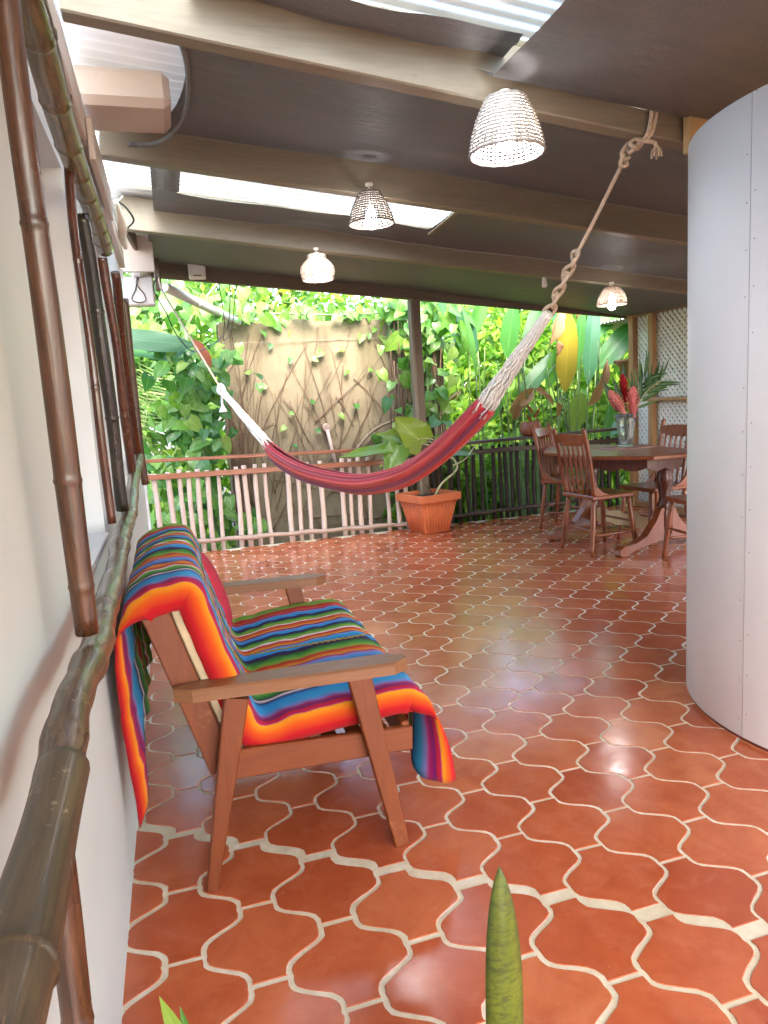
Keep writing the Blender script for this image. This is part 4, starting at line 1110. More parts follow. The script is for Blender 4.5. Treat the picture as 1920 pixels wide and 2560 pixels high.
# ------------------------------------------------------------------ dining chairs (facing +x, origin under the seat centre)
def make_chair(mat):
    c = thing('dining_chair', '', 'chair')
    m = MB(); sp = [(-.20, -.205), (.17, -.215), (.21, -.19), (.215, 0), (.21, .19), (.17, .215), (-.20, .205)]
    m.prism(sp, .445, .478, ch=.008); m.build('seat', mat, c)
    for sx in (-1, 1):
        for sy in (-1, 1):
            a = V(sx * .165 - .0, sy * .165, .448); b = V(sx * .215, sy * .20, .0045)
            pts = [a.lerp(b, i / 10) for i in range(11)]; m = MB()
            m.tube(pts, [.016, .019, .018, .021, .022, .0215, .020, .018, .0165, .0155, .014], 10); m.build('leg', mat, c)
    for sy in (-1, 1):
        m = MB(); pts = [V(-.175, sy * .185, .47), V(-.192, sy * .19, .60), V(-.222, sy * .193, .78), V(-.262, sy * .195, .96), V(-.275, sy * .195, 1.01)]
        m.tube(spline(pts, 16), [.019] * 14 + [.017, .011], 10); m.build('back_post', mat, c)
        m = MB(); ou = [(-.19, .475), (-.04, .478), (-.10, .500), (-.15, .545), (-.175, .62), (-.195, .66)]
        m.prism(ou, -.008, .008, ((1, 0, 0), (0, 0, 1), (0, -1, 0)), (0, sy * .19, 0)); m.build('bracket', mat, c)
    n = 20; rows = []
    for i in range(n + 1):
        u = lerp(-1, 1, i / n); y = u * .182; bow = .012 * (1 - u * u); zt = .965 - .010 * u * u; zb_ = .868 + .028 * (max(0, abs(u) - .55) / .45) ** .6 
        x0 = -.243 - bow
        rows.append([V(x0 - .022, y, zt), V(x0 - .004, y, zt), V(x0 + .016, y, zb_), V(x0 - .002, y, zb_)])
    m = MB(); m.grid(rows, False, True); m.f += [(0, 1, 2, 3), (n * 4 + 3, n * 4 + 2, n * 4 + 1, n * 4)]; m.sm += [False, False]; m.build('crest_rail', mat, c)
    for k in range(5):
        y = lerp(-.125, .125, k / 4); m = MB(); pts = [V(-.180, y * .95, .475), V(-.196, y, .62), V(-.213, y, .76), V(-.238, y, .89)]
        m.tube(spline(pts, 10), [.008, .009, .010, .011, .0125, .013, .013, .012, .011, .010], 8); m.build('spindle', mat, c)
    for z, x in ((.20, -.193), (.24, .193)):
        m = MB(); m.tube([V(x, lerp(-.183, .183, i / 6), z) for i in range(7)], [.007, .009, .011, .012, .011, .009, .007], 8); m.build('stretcher', mat, c)
    for sy in (-1, 1):
        m = MB(); m.tube([V(lerp(-.193, .193, i / 6), sy * .184, .16) for i in range(7)], [.007, .009, .011, .012, .011, .009, .007], 8); m.build('stretcher', mat, c)
    return c
c1 = make_chair(M['dining_wood'])
CH = [((3.265, 4.985, 0), 4, 'red-brown spindle-back chair nearest the camera, its back to the railing side of the room'),
      ((3.62, 6.02, 0), -52, 'red-brown spindle-back chair at the far left corner of the dining table'),
      ((3.66, 4.22, 0), 172, 'red-brown chair cut off by the white partition, seat edge and two legs showing'),
      ((3.86, 5.06, 0), 183, 'dark chair behind the table against the white lattice')]
for k, (loc, rz, lab) in enumerate(CH):
    o = c1 if k == 0 else copy_tree(c1)
    o.location = loc; o.rotation_euler = (0, 0, R(rz)); tag(o, lab, 'chair', 'dining chairs')
CH1_LABEL = 'red-brown spindle-back chair at the near left side of the table, back in full view'
c1['label'] = CH1_LABEL

# ------------------------------------------------------------------ small fittings
o = thing('wifi_router', 'small cream box hanging under the far roof beam at the left', 'router', (.362, 6.74, 2.56))
m = MB(); m.box((0, 0, 0), (.15, .045, .15), ch=.02); m.build('case', M['router_white'], o)
m = MB(); m.box((0.0, -.0235, -.045), (.075, .003, .008)); m.build('slot', M['cable'], o)
m = MB(); m.box((0.04, .01, .085), (.02, .02, .05), ch=.004); m.build('hook', M['router_white'], o)
o = thing('junction_box', 'large cream electrical box under the eave at the wall corner', 'electrical box', (-.155, 6.2, 2.295))
m = MB(); m.box((0, 0, 0), (.275, .10, .225), ch=.012); m.build('case', M['plastic_white'], o)
m = MB(); m.box((.02, -.04, .125), (.07, .06, .04), ch=.012); m.build('gland', M['plastic_white'], o)
m = MB(); m.tube(spline([(.04, -.055, .12), (.01, -.06, .05), (.06, -.06, -.03), (.06, -.06, -.08), (0, -.06, -.09), (-.04, -.06, -.06), (.0, -.058, .02), (.02, -.055, .12)], 40), .004, 5); m.build('loop_cable', M['cable'], o)
m = MB(); m.tube(spline([(.04, 6.1, 2.42), (-.02, 6.1, 2.30), (.06, 6.2, 2.12), (.14, 6.4, 1.95), (.30, 6.8, 1.86), (.62, 7.4, 2.10), (.66, 7.0, 2.40), (.64, 6.86, 2.52)], 60), .005, 5)
o = m.build('hanging_cable', M['cable']); tag(o, 'thin black cable looping down from the eave beside the hammock rope', 'cable')
m = MB(); m.tube(spline([(.55, 6.86, 2.5), (.60, 7.2, 2.2), (.60, 7.5, 2.02), (.70, 7.6, 2.15), (.72, 7.3, 2.35), (.72, 6.9, 2.5)], 40), .004, 5)
o = m.build('hanging_cable', M['cable']); tag(o, 'second black cable drooping from the fascia below the white box', 'cable')
o = thing('cable_bundle', 'tan cable clump and dark wires pinned at the top of the wall corner', 'cable', (-.19, 4.75, 2.42))
m = MB(); m.tube(spline([(0.02, -.25, .10), (.03, -.12, .04), (.03, 0, .02), (.02, .12, -.02), (.03, .2, -.06)], 20), [.012 + .016 * math.sin(PI * i / 19) for i in range(20)], 9); m.build('clump', M['pipe_white'], o)
m = MB(); m.tube(spline([(0.02, -.2, .12), (.07, -.1, .10), (.10, 0, .06), (.06, .1, .04)], 20), .006, 5); m.build('wire', M['cable'], o)
o = thing('bulb_fitting', 'tiny unlit white fitting under the third beam near the dining lamp', 'light fitting', (3.0, 5.29, 2.19))
m = MB(); m.lathe([(.016, .03), (.018, .0), (.022, -.035), (.018, -.05), (.002, -.052)], n=12); m.build('body', M['router_white'], o)
# pale pipe running out to the concrete wall
o = thing('pale_pipe', 'pale weathered pipe slanting from the eave to the top of the concrete wall', 'pipe', (.07, 6.95, 2.46))
m = MB(); m.tube([V(0, 0, 0), V(.78, 1.45, -.15)], .045, 16); m.build('tube', M['pipe_white'], o)
m = MB(); m.tube([V(.30, .557, -.058), V(.315, .585, -.061)], .0475, 16); m.build('joint', M['pipe_white'], o)

# ================================================================== PLANTS
def leaf_mesh(name, mat, L=1.0, W=0.8, kind='heart', fold=0.18, droop=0.25, seg=7, wave=0.0, seed=0, across=2):
    """leaf along +y from the stalk, normal +z; UV x across, y along"""
    rr = random.Random(seed); m = MB(); rows = []; uvs = []
    def hw(u):
        if kind == 'heart': return W / 2 * (math.sin(PI * min(1, (u + .13) / 1.13) ** .62)) ** .85 if u < 1 else 0
        if kind == 'paddle': return W / 2 * (min(1, u / .28) ** .75) * (1 - max(0, (u - .55) / .45) ** 2.1) 
        if kind == 'lance': return W / 2 * math.sin(PI * u ** .75) ** .9
        return W / 2 * math.sin(PI * u)
    for i in range(seg + 1):
        u = i / seg; w = max(hw(u), 0.002 * W); row = []
        yb = -0.10 if (kind == 'heart' and i == 0) else 0
        for k in range(-across, across + 1):
            f = k / across; x = f * w; y = u * L + (yb * L * abs(f) if i == 0 else 0)
            z = fold * abs(x) - droop * L * u * u + wave * W * math.sin(u * 11 + k * 1.7 + seed) * abs(f) - fold * .6 * x * x / max(W, .01)
            row.append((x, y, z)); uvs.append((.5 + .5 * f, u))
        rows.append(row)
    m.grid(rows); return m.mesh(name, mat, uvs)
def orient(pos, tip, nrm, sc=1.0):
    y = Vector(tip).normalized(); z = Vector(nrm); z = (z - y * z.dot(y))
    if z.length < 1e-4: z = y.orthogonal()
    z.normalize(); x = y.cross(z)
    mt = Matrix(((x.x, y.x, z.x, 0), (x.y, y.y, z.y, 0), (x.z, y.z, z.z, 0), (0, 0, 0, 1))) @ Matrix.Scale(sc, 4)
    mt.translation = Vector(pos); return mt
POT = [leaf_mesh('heart_leaf', M['pothos'], 1, .82, 'heart', .22, .22, 6, .03, s) for s in range(3)]
POL = [leaf_mesh('heart_leaf', M['pothos_light'], 1, .80, 'heart', .22, .25, 6, .03, s + 9) for s in range(3)]
def rv(s=1.0): return V(random.gauss(0, s), random.gauss(0, s), random.gauss(0, s))

# ------------------------------------------------------------------ concrete wall with climbing roots
cw = thing('concrete_wall', 'tall stained tan concrete wall covered in climbing roots beyond the railing', 'wall', (1.95, 8.5, -.95)); CWO = V(1.95, 8.5, -.95)
m = MB(); NX, NZ = 30, 40; rows = []
def wy(x): return 8.42 + .10 * ((x - 2.0) / 1.4) ** 2
for j in range(NZ + 1):
    z = lerp(-.95, 2.315, j / NZ); rows.append([V(lerp(.63, 3.35, i / NX), wy(lerp(.63, 3.35, i / NX)) + .006 * math.sin(i * 1.9 + j * .7), z + (.02 * math.sin(i * .8) if j == NZ else 0)) - CWO for i in range(NX + 1)])
rows.append([p + V(0, .25, 0) for p in rows[-1]])
for j in range(3): rows.append([V(p.x, p.y, lerp(rows[NZ + 1][i].z, -0.0, (j + 1) / 3)) for i, p in enumerate(rows[NZ + 1])])
m.grid(rows, True)
m.box(V(.63, 8.60, .68) - CWO, (.01, .27, 3.25)); m.box(V(3.35, 8.60, .68) - CWO, (.01, .27, 3.25)); m.build('wall_body', M['concrete'], cw)
m = MB(); m.box(V(1.95, 8.40, 2.08) - CWO, (2.6, .004, .006)); m.build('pour_line', M['bark'], cw)
rt = thing('climbing_roots', 'tangle of brown aerial roots creeping over the concrete wall', 'roots', (1.9, 8.38, 0)); RTO = V(1.9, 8.38, 0)
m = MB(); rr = random.Random(5)
def creeper(x, z, dx, dz, n, r, spread=.05):
    pts = []; rd = []
    for i in range(n):
        pts.append(V(x, wy(x) - .012 - r - .006 * rr.random(), z) - RTO); rd.append(r * (1 - .55 * i / n))
        dx += rr.gauss(0, spread * .12); dz += rr.gauss(0, spread * .06); x += dx; z += dz
        if x < .60 or x > 3.3 or z > 2.30 or z < -.5: break
    if len(pts) > 3: m.tube(pts, rd, 5)
for k in range(46):   # bundle climbing the left edge
    creeper(rr.gauss(.72, .10), rr.uniform(-.3, .4), rr.uniform(-.006, .012), rr.uniform(.07, .10), rr.randint(12, 24), rr.uniform(.004, .011))
for k in range(28): creeper(rr.uniform(.9, 3.1), rr.uniform(-.3, .5), rr.uniform(-.05, .05), rr.uniform(.05, .09), rr.randint(10, 24), rr.uniform(.003, .008))
for k in range(24): creeper(rr.uniform(.8, 3.1), rr.uniform(1.2, 2.28), rr.uniform(-.04, .06), -rr.uniform(.05, .08), rr.randint(8, 22), rr.uniform(.003, .007))
for k in range(18): creeper(rr.uniform(1.0, 3.0), rr.uniform(-.2, 1.2), rr.choice((-1, 1)) * rr.uniform(.05, .09), rr.uniform(-.03, .06), rr.randint(6, 16), rr.uniform(.003, .009))
o = m.build('root_tangle', M['root'], rt); tag(o, kind='stuff')
m = MB(); m.tube([p - RTO for p in spline([(2.1, 8.32, .75), (2.35, 8.33, .98), (2.75, 8.36, 1.13), (3.2, 8.38, 1.35)], 24)], .018, 7); m.build('branch', M['bark'], rt)
o = thing('pipe_stub', 'rusty pipe end sticking out of the concrete wall', 'pipe', (1.78, 8.38, 1.06))
m = MB(); m.tube([V(0, .02, .0), V(0, -.05, -.01)], .045, 12); m.tube([V(0, -.04, -.03), V(.10, -.06, -.6)], .022, 10); m.build('tube', M['rail_pole'], o)
for k in range(34):
    x = rr.uniform(.85, 3.2); z = 2.28 - abs(rr.gauss(0, .75)); 
    o = place('leaf', (POT + POL)[k % 6], rt, None, orient(V(x, wy(x) - .05, z) - RTO, V(rr.gauss(0, .5), -.5, -1 + rr.random()), V(rr.gauss(0, .5), -1, .6), rr.uniform(.07, .12)))

# ------------------------------------------------------------------ pothos masses
def pothos(name, label, sampler, count, smin, smax, meshes, stems, seed):
    o = thing(name, label, 'vine'); random.seed(seed)
    pts = [sampler(i / count) for i in range(count)]
    c = sum(pts, V(0, 0, 0)) / count; o.location = (c.x, c.y, min(p.z for p in pts))
    OO = V(*o.location)
    for i, p in enumerate(pts):
        tip = V(random.gauss(0, .55), -.35 + random.gauss(0, .3), -1.0 + abs(random.gauss(0, .45)))
        nrm = V(random.gauss(0, .45), -1.0, .75 + random.gauss(0, .35))
        place('leaf', random.choice(meshes), o, None, orient(p - OO, tip, nrm, random.uniform(smin, smax)))
    m = MB()
    for s in stems: m.tube([q - OO for q in spline(s[0], 24)], [lerp(s[1], s[1] * .5, i / 23) for i in range(24)], 6)
    for i in range(0, count, 2):
        p = pts[i]; q = p + V(random.gauss(0, .05), .10, random.gauss(.02, .05)); m.tube([p - OO, (p + q) / 2 + V(0, 0, .02) - OO, q - OO], .003, 4)
    tag(m.build('stems', M['stem_green'], o), kind='stuff'); return o
def sl(u):
    z = random.uniform(.02, 2.05); cx = .22 - .12 * math.sin(z * 2.2); return V(cx + random.gauss(0, .21), 7.78 + random.uniform(-.12, .35), z)
pothos('pothos_vine', 'dense green pothos vine climbing beside the left edge of the concrete wall', sl, 270, .12, .21, POT + POT + POL[:1], [([(.25, 8.0, -.9), (.2, 8.0, .3), (.3, 8.05, 1.3), (.25, 8.1, 2.2)], .05), ([(.4, 8.0, -.9), (.35, 7.95, .5), (.2, 8.0, 1.6)], .03)], 21)
def st(u):
    x = lerp(.45, 3.1, u) + random.gauss(0, .06); return V(x, 8.42 + random.uniform(-.14, .25), 2.34 + abs(random.gauss(0, .09)) - (.18 * random.random() if random.random() < .2 else 0))
pothos('pothos_vine', 'bright pothos leaves spilling over the top edge of the concrete wall', st, 95, .08, .16, POL + POL + POT[:1], [([(.4, 8.4, 2.36), (1.2, 8.45, 2.4), (2.2, 8.4, 2.36), (3.2, 8.45, 2.42)], .015)], 22)
def su(u):
    return V(random.uniform(-.35, 1.15), 8.0 + random.uniform(-.2, .7), 2.32 + random.uniform(-.1, .5))
pothos('pothos_vine', 'large light green leaves above the slanting pale pipe at the left', su, 48, .12, .24, POL + POL + POT[:1], [([(.1, 8.5, 1.6), (.3, 8.5, 2.3), (.7, 8.6, 2.8)], .03)], 23)
def sr(u):
    z = random.uniform(.75, 2.55); return V(2.72 + .06 * z + random.gauss(0, .19) + .12 * max(0, z - 1.6), 7.75 + random.uniform(-.1, .35), z)
pothos('pothos_vine', 'pothos vine with hanging aerial roots right of the timber post', sr, 170, .10, .20, POT + POL, [([(2.75, 7.95, -.9), (2.8, 7.9, .6), (2.75, 7.95, 1.6), (2.9, 8.0, 2.6)], .035), ([(2.95, 7.9, 2.4), (2.9, 7.85, 1.2), (2.95, 7.9, -.8)], .02)], 24)
def su2(u): return V(random.uniform(2.55, 3.55), 8.0 + random.uniform(-.2, .5), 2.05 + random.uniform(-.1, .6))
pothos('pothos_vine', 'yellow green leaves crowding below the fascia right of the post', su2, 80, .15, .28, POL, [([(2.9, 8.1, 1.4), (3.0, 8.2, 2.2), (3.2, 8.2, 2.6)], .02)], 25)
def slo(u): return V(random.uniform(-.55, .75), 7.3 + random.uniform(-.1, .5), random.uniform(-.75, .30))
pothos('ground_vine', 'leafy green plants growing below the pale railing at the left', slo, 110, .13, .26, POT + POL[:1], [([(0, 7.6, -.95), (.1, 7.5, -.4), (.2, 7.4, .1)], .02)], 26)
# hanging roots, right of the post
m = MB(); rr = random.Random(8)
for k in range(60):
    x = rr.gauss(2.78, .13); y = 7.95 + rr.uniform(-.08, .2); z1 = rr.uniform(1.2, 2.3); z0 = rr.uniform(-.9, .3); a = rr.random() * 6
    m.tube([V(x + .03 * math.sin(a + q * .9), y, lerp(z1, z0, q / 8)) for q in range(9)], rr.uniform(.004, .013), 5)
o = m.build('aerial_roots', M['root']); tag(o, 'curtain of thin brown aerial roots hanging right of the post', 'roots', kind='stuff')

# ------------------------------------------------------------------ big single leaves
def bigleaf(parent, org, base, tip, nrm, W, mat, kind='paddle', fold=.25, droop=.1, seg=14, wave=.02, seed=0, name='leaf'):
    base = V(*base); tip = V(*tip); L = (tip - base).length
    me = leaf_mesh('leaf_blade', mat, L, W, kind, fold, droop, seg, wave, seed, 3)
    return place(name, me, parent, None, orient(base - org, tip - base, nrm))
def stalk(parent, org, pts, r, mat, name='stalk', n=16):
    m = MB(); m.tube([p - org for p in spline(pts, n)], [lerp(r, r * .55, i / (n - 1)) for i in range(n)], 7); return m.build(name, mat, parent)
# banana leaf hanging in at the left
bo = V(.6, 7.85, -.95)
bp = thing('banana_leaf_plant', 'blue-green banana leaf with browned tip hanging level beside the wall corner', 'plant', bo)
bigleaf(bp, bo, (-.55, 7.75, 2.13), (.34, 7.70, 2.0), (0, -1, .15), .21, M['banana_blue'], 'paddle', .0, .02, 12, .02, 3)
bigleaf(bp, bo, (-.5, 7.9, 1.98), (.20, 7.85, 1.90), (0, -.5, 1), .20, M['heliconia'], 'paddle', .2, .08, 12, .03, 4)
bigleaf(bp, bo, (.30, 7.68, 2.06), (.48, 7.66, 1.78), (.6, -1, .2), .13, M['leaf_rust'], 'paddle', .35, .1, 10, .05, 5)
stalk(bp, bo, [(-.6, 8.0, -.95), (-.62, 7.95, .8), (-.6, 7.8, 1.9), (-.5, 7.75, 2.12)], .04, M['stem_green'])

# potted plant
po = V(2.385, 6.60, 0)
pt = thing('planter', 'square ribbed terracotta plastic planter at the foot of the post', 'planter', po)
def sq(r, k=0.015): return [(-r + k, -r), (r - k, -r), (r, -r + k), (r, r - k), (r - k, r), (-r + k, r), (-r, r - k), (-r, -r + k)]
m = MB(); ang = R(14); ca, sa = math.cos(ang), math.sin(ang)
def rings(lst):
    return [[V(x * ca - y * sa, x * sa + y * ca, z) for x, y in sq(r)] for r, z in lst]
m.grid(rings([(.14, .0046), (.148, .012), (.212, .325)]), False, True); m.f.append(tuple(reversed(range(8)))); m.sm.append(False); pbody = m.build('body', M['terracotta_plastic'], pt)
m = MB(); m.grid(rings([(.214, .318), (.236, .318), (.240, .325), (.242, .385), (.236, .392), (.214, .392), (.210, .33)]), False, True); m.build('rim', M['terracotta_plastic'], pt)
m = MB(); rg = rings([(.211, .350)])[0]; m.add(rg, [tuple(range(8))]); m.build('soil', M['soil'], pt)
for side in range(4):
    for k in range(9):
        u = lerp(-.82, .82, k / 8); a = ang + side * PI / 2; c_, s_ = math.cos(a), math.sin(a)
        def pp_(r, z): x, y = u * r, -r - .003; return V(x * c_ - y * s_, x * s_ + y * c_, z)
        m = MB(); m.tube([pp_(.150, .02), pp_(.2105, .315)], .006, 5); m.build('rib', M['terracotta_plastic'], pbody)
pd = V(2.385, 6.60, .35)
ph = thing('philodendron', 'potted philodendron with broad yellow green leaves leaning over the railing', 'plant', pd)
def phl(base, tip, nrm, W, mat, seed, droop=.1): return bigleaf(ph, pd, base, tip, nrm, W, mat, 'heart', .22, droop, 12, .05, seed)
phl((2.34, 6.56, .88), (2.06, 6.50, 1.16), (-.15, -1, .35), .34, M['philodendron_yellow'], 1, .04)
phl((2.16, 6.62, .86), (1.50, 6.62, .84), (.1, -.55, 1), .20, M['philodendron'], 2, .06)
phl((2.10, 6.55, .88), (1.93, 6.48, .62), (-.5, -1, .15), .24, M['philodendron'], 3, .05)
phl((2.20, 6.66, .93), (1.92, 6.72, 1.02), (.1, -.8, 1), .22, M['philodendron'], 4)
phl((2.55, 6.62, .80), (2.95, 6.60, .76), (.1, -.7, 1), .22, M['philodendron'], 5)
phl((2.26, 6.6, .95), (2.12, 6.66, .72), (-.3, -1, .3), .2, M['philodendron'], 6)
for q, r in (([(2.45, 6.60, .34), (2.53, 6.58, .47), (2.70, 6.58, .60), (2.66, 6.60, .72), (2.50, 6.60, .83), (2.35, 6.57, .88)], .013), ([(2.66, 6.60, .70), (2.48, 6.62, .88), (2.2, 6.62, .87)], .007), ([(2.6, 6.6, .80), (2.4, 6.56, .93), (2.1, 6.55, .88)], .007), ([(2.64, 6.6, .74), (2.46, 6.63, .95), (2.2, 6.66, .93)], .006), ([(2.66, 6.58, .64), (2.8, 6.58, .70), (2.92, 6.6, .83)], .008), ([(2.5, 6.6, .83), (2.36, 6.6, .96), (2.26, 6.6, .95)], .006)):
    stalk(ph, pd, q, r, M['stem_pale'])
m = MB(); m.tube([p - pd for p in spline([(2.45, 6.60, .35), (2.38, 6.57, .45), (2.33, 6.58, .5), (2.36, 6.6, .62)], 14)], .007, 6); m.build('aerial_root', M['root'], ph)

# heliconia clump behind the railing
ho = V(4.2, 7.9, -.95)
hl = thing('heliconia_clump', 'tall heliconia clump with paddle leaves behind the dark railing', 'plant', ho)
def hleaf(base, tip, nrm, W, mat, seed, fold=.3, droop=.05, root=None, wave=.02):
    bigleaf(hl, ho, base, tip, nrm, W * .8, M[mat], 'paddle', fold, droop, 14, wave, seed)
    b = V(*base); rx = root if root is not None else b.x - (V(*tip).x - b.x) * .25
    pass; stalk(hl, ho, [(rx, b.y + .05, -.95), (lerp(rx, b.x, .5), b.y + .03, .2), tuple(b)], .014, M['stem_green'])
# positions read in metres at y ~ 7.6
H_ = [((4.55, 7.6, 1.28), (4.60, 7.55, 2.26), (.1, -1, .1), .30, 'leaf_yellow', 1, .06, .0),
      ((4.08, 7.7, 1.72), (4.38, 7.7, 2.55), (-.7, -1, .1), .24, 'heliconia', 2, .4, .02),
      ((4.02, 7.8, 1.25), (4.62, 7.75, 1.85), (-.2, -1, .4), .26, 'heliconia', 3, .2, .04),
      ((4.40, 7.75, 1.35), (4.52, 7.7, 1.85), (.5, -1, .2), .22, 'heliconia', 4, .3, .02),
      ((4.85, 7.8, 1.55), (4.92, 7.75, 2.5), (.4, -1, .1), .14, 'heliconia', 5, .4, .02),
      ((5.05, 7.9, 1.35), (5.18, 7.9, 2.45), (-.4, -1, .0), .26, 'banana_blue', 6, .3, .02),
      ((5.3, 8.1, 1.55), (5.85, 7.9, 2.2), (-.3, -1, .4), .36, 'heliconia', 7, .2, .08),
      ((5.2, 8.3, 1.9), (5.75, 8.2, 2.35), (-.3, -1, .5), .34, 'heliconia', 8, .2, .08),
      ((4.72, 7.5, 1.28), (4.53, 7.45, .80), (0, -1, .2), .27, 'leaf_olive', 9, .10, .0),
      ((3.45, 7.7, 1.55), (3.3, 7.6, 2.35), (.3, -1, .2), .24, 'heliconia', 10, .25, .05),
      ((3.62, 8.0, 1.85), (3.2, 7.9, 2.55), (.1, -1, .3), .26, 'banana_blue', 11, .2, .05),
      ((3.75, 7.7, 1.35), (3.52, 7.6, 1.0), (.3, -1, .3), .20, 'heliconia', 12, .25, .05),
      ((3.95, 7.9, 1.75), (4.02, 7.8, 2.4), (-.5, -1, .1), .28, 'heliconia', 13, .2, .03),
      ((4.98, 7.5, .55), (5.06, 7.4, 1.18), (.2, -1, .1), .20, 'heliconia', 14, .2, .02),
      ((4.75, 8.1, 1.9), (4.65, 8.1, 2.6), (.2, -1, .1), .28, 'heliconia', 15, .2, .02),
      ((5.4, 8.0, .7), (5.9, 7.8, 1.1), (.1, -.6, 1), .3, 'banana_blue', 16, .2, .1),
      ((3.55, 8.1, 2.0), (3.85, 8.1, 2.6), (.2, -1, .1), .26, 'heliconia', 17, .2, .02)]
rr = random.Random(31)
for a in H_:
    a = list(a); a[2] = (a[2][0] + rr.uniform(-.7, .7), a[2][1], a[2][2] + rr.uniform(0, .5)); hleaf(*a)
# dried leaves
for b, t_, n_, w_, s_ in (((4.72, 7.4, 1.12), (5.1, 7.35, 1.62), (.6, -1, .3), .15, 1), ((5.05, 7.35, 1.62), (5.36, 7.3, 1.34), (-.2, -1, .8), .24, 2), ((4.02, 7.4, 1.36), (3.72, 7.35, 1.12), (.2, -1, .5), .15, 3), ((4.02, 7.4, 1.36), (4.30, 7.35, 1.20), (.1, -1, .8), .10, 4), ((3.80, 7.36, 1.2), (3.74, 7.34, 1.02), (.2, -1, .2), .10, 5), ((4.45, 7.5, 2.3), (4.36, 7.45, 1.85), (.3, -1, .1), .17, 6), ((4.62, 7.5, 2.45), (4.72, 7.48, 2.16), (.3, -1, .1), .18, 7), ((4.40, 7.5, 1.9), (4.42, 7.48, 1.72), (.3, -1, .1), .11, 8), ((4.30, 7.35, 1.20), (4.32, 7.35, 1.02), (.2, -1, .2), .08, 9)):
    bigleaf(hl, ho, b, t_, n_, w_, M['leaf_brown'], 'paddle', .9, .25, 12, .12, s_, 'dry_leaf')
rr = random.Random(3)
for k in range(34):
    x = rr.uniform(3.55, 5.0); y = rr.uniform(7.35, 8.0); stalk(hl, ho, [(x, y, -.95), (x + rr.gauss(0, .05), y, .3), (x + rr.gauss(0, .13), y, rr.uniform(.9, 1.9))], rr.uniform(.007, .013), M['stem_green'])
for k in range(4):
    b = V(3.93 + .01 * k, 7.3, .92 + .05 * k); bigleaf(hl, ho, tuple(b), tuple(b + V(-.09 if k % 2 else .09, -.02, .12)), (0, -1, .2), .035, M['leaf_rust'], 'lance', .5, .1, 6, 0, k, 'flower_bract')

# vase with ginger flowers and a palm frond, on the table
vo = V(3.80, 5.36, .7925)
vs_ = thing('flower_vase', 'clear glass vase of water on the dining table', 'vase', vo)
m = MB(); m.lathe([(.001, .004), (.055, .004), (.060, .0), (.064, .01), (.066, .10), (.078, .20), (.098, .285), (.095, .285), (.074, .20), (.062, .10), (.058, .016), (.001, .014)], n=28, cap=False); m.build('glass_body', M['glass'], vs_)
bq = thing('flower_bouquet', 'pink and red ginger flowers with dark leaves and palm frond in the vase', 'flowers', vo)
def ginger(base, tip, W, mat, seed):
    base = V(*base); tip = V(*tip); d = (tip - base).normalized(); rr = random.Random(seed); L = (tip - base).length; m = MB()
    e1 = d.orthogonal().normalized(); e2 = d.cross(e1)
    for k in range(90):
        u = k / 90; a = k * 2.39996; r = W * (math.sin(PI * (u * .82 + .14)) ** .8); c = base + d * L * u
        rad_ = e1 * math.cos(a) + e2 * math.sin(a); p0 = c + rad_ * r * .35; p1 = c + rad_ * r + d * .018; p2 = c + rad_ * r * 1.12 + d * .034
        sd = d.cross(rad_) * .010
        m.add([p0 - sd * .6, p0 + sd * .6, p1 + sd, p1 - sd, p2], [(0, 1, 2, 3), (3, 2, 4)], True)
    m.tube([base - d * .02, tip], W * .45, 8)
    m.build('flower_head', mat, bq); m = MB(); m.tube([V(0, 0, .03), V(0, 0, .2).lerp(base, .5), base], .007, 6); m.build('flower_stem', M['stem_green'], bq)
ginger((-.06, -.05, .30), (-.20, -.08, .47), .050, M['petal_light'], 1)
ginger((.02, -.07, .27), (-.005, -.11, .49), .055, M['petal'], 2)
ginger((-.01, -.02, .40), (-.05, -.03, .60), .042, M['petal_dark'], 3)
for b, t_, W in (((-.09, -.02, .30), (-.22, .0, .58), .075), ((-.04, -.04, .28), (-.14, -.02, .62), .055), ((-.03, .0, .42), (-.01, .0, .72), .06)): bigleaf(bq, V(0, 0, 0), b, t_, (-.2, -1, .2), W, M['ginger_leaf'], 'lance', .5, .04, 10, .01, 3)
def frond(root, tip, n, ll, seed, mat=M['palm_dark']):
    root = V(*root); tip = V(*tip); rr = random.Random(seed); sp_ = spline([root, root.lerp(tip, .5) + V(0, 0, .06), tip], 20); m = MB(); m.tube(sp_, [lerp(.006, .002, i / 19) for i in range(20)], 5); m.build('frond_rib', M['stem_pale'], bq)
    for k in range(n):
        u = .25 + .75 * k / n; c = sp_[min(19, int(u * 19))]; d = (sp_[min(19, int(u * 19) + 1)] - sp_[max(0, int(u * 19) - 1)]).normalized()
        for sg in (-1, 1):
            s_ = d.cross(V(0, -1, .2)).normalized() * sg; t_ = c + d * ll * .8 + s_ * ll * .55 + V(0, rr.gauss(0, .03), rr.gauss(0, .02))
            bigleaf(bq, V(0, 0, 0), tuple(c), tuple(t_), (rr.gauss(0, .3), -1, .3), .024, mat, 'lance', .6, .06, 5, 0, k, 'leaflet')
frond((.03, .0, .22), (.36, -.02, .56), 10, .24, 1)
frond((.03, .02, .22), (.25, .03, .62), 9, .24, 2)

# clay pot on the railing ledge
co = V(3.66, 6.82, .862)
cl = thing('clay_pot', 'round brown clay pot standing on the dark railing ledge', 'pot', co)
m = MB(); m.lathe([(.065, 0), (.10, .02), (.118, .06), (.115, .10), (.100, .135), (.102, .145), (.092, .145), (.090, .11)], n=22, cap=False); m.f.append(tuple(reversed(range(22)))); m.sm.append(False); m.build('body', M['clay'], cl)
m = MB(); m.lathe([(.001, .125), (.091, .125)], n=22, cap=False); m.build('soil', M['soil'], cl)

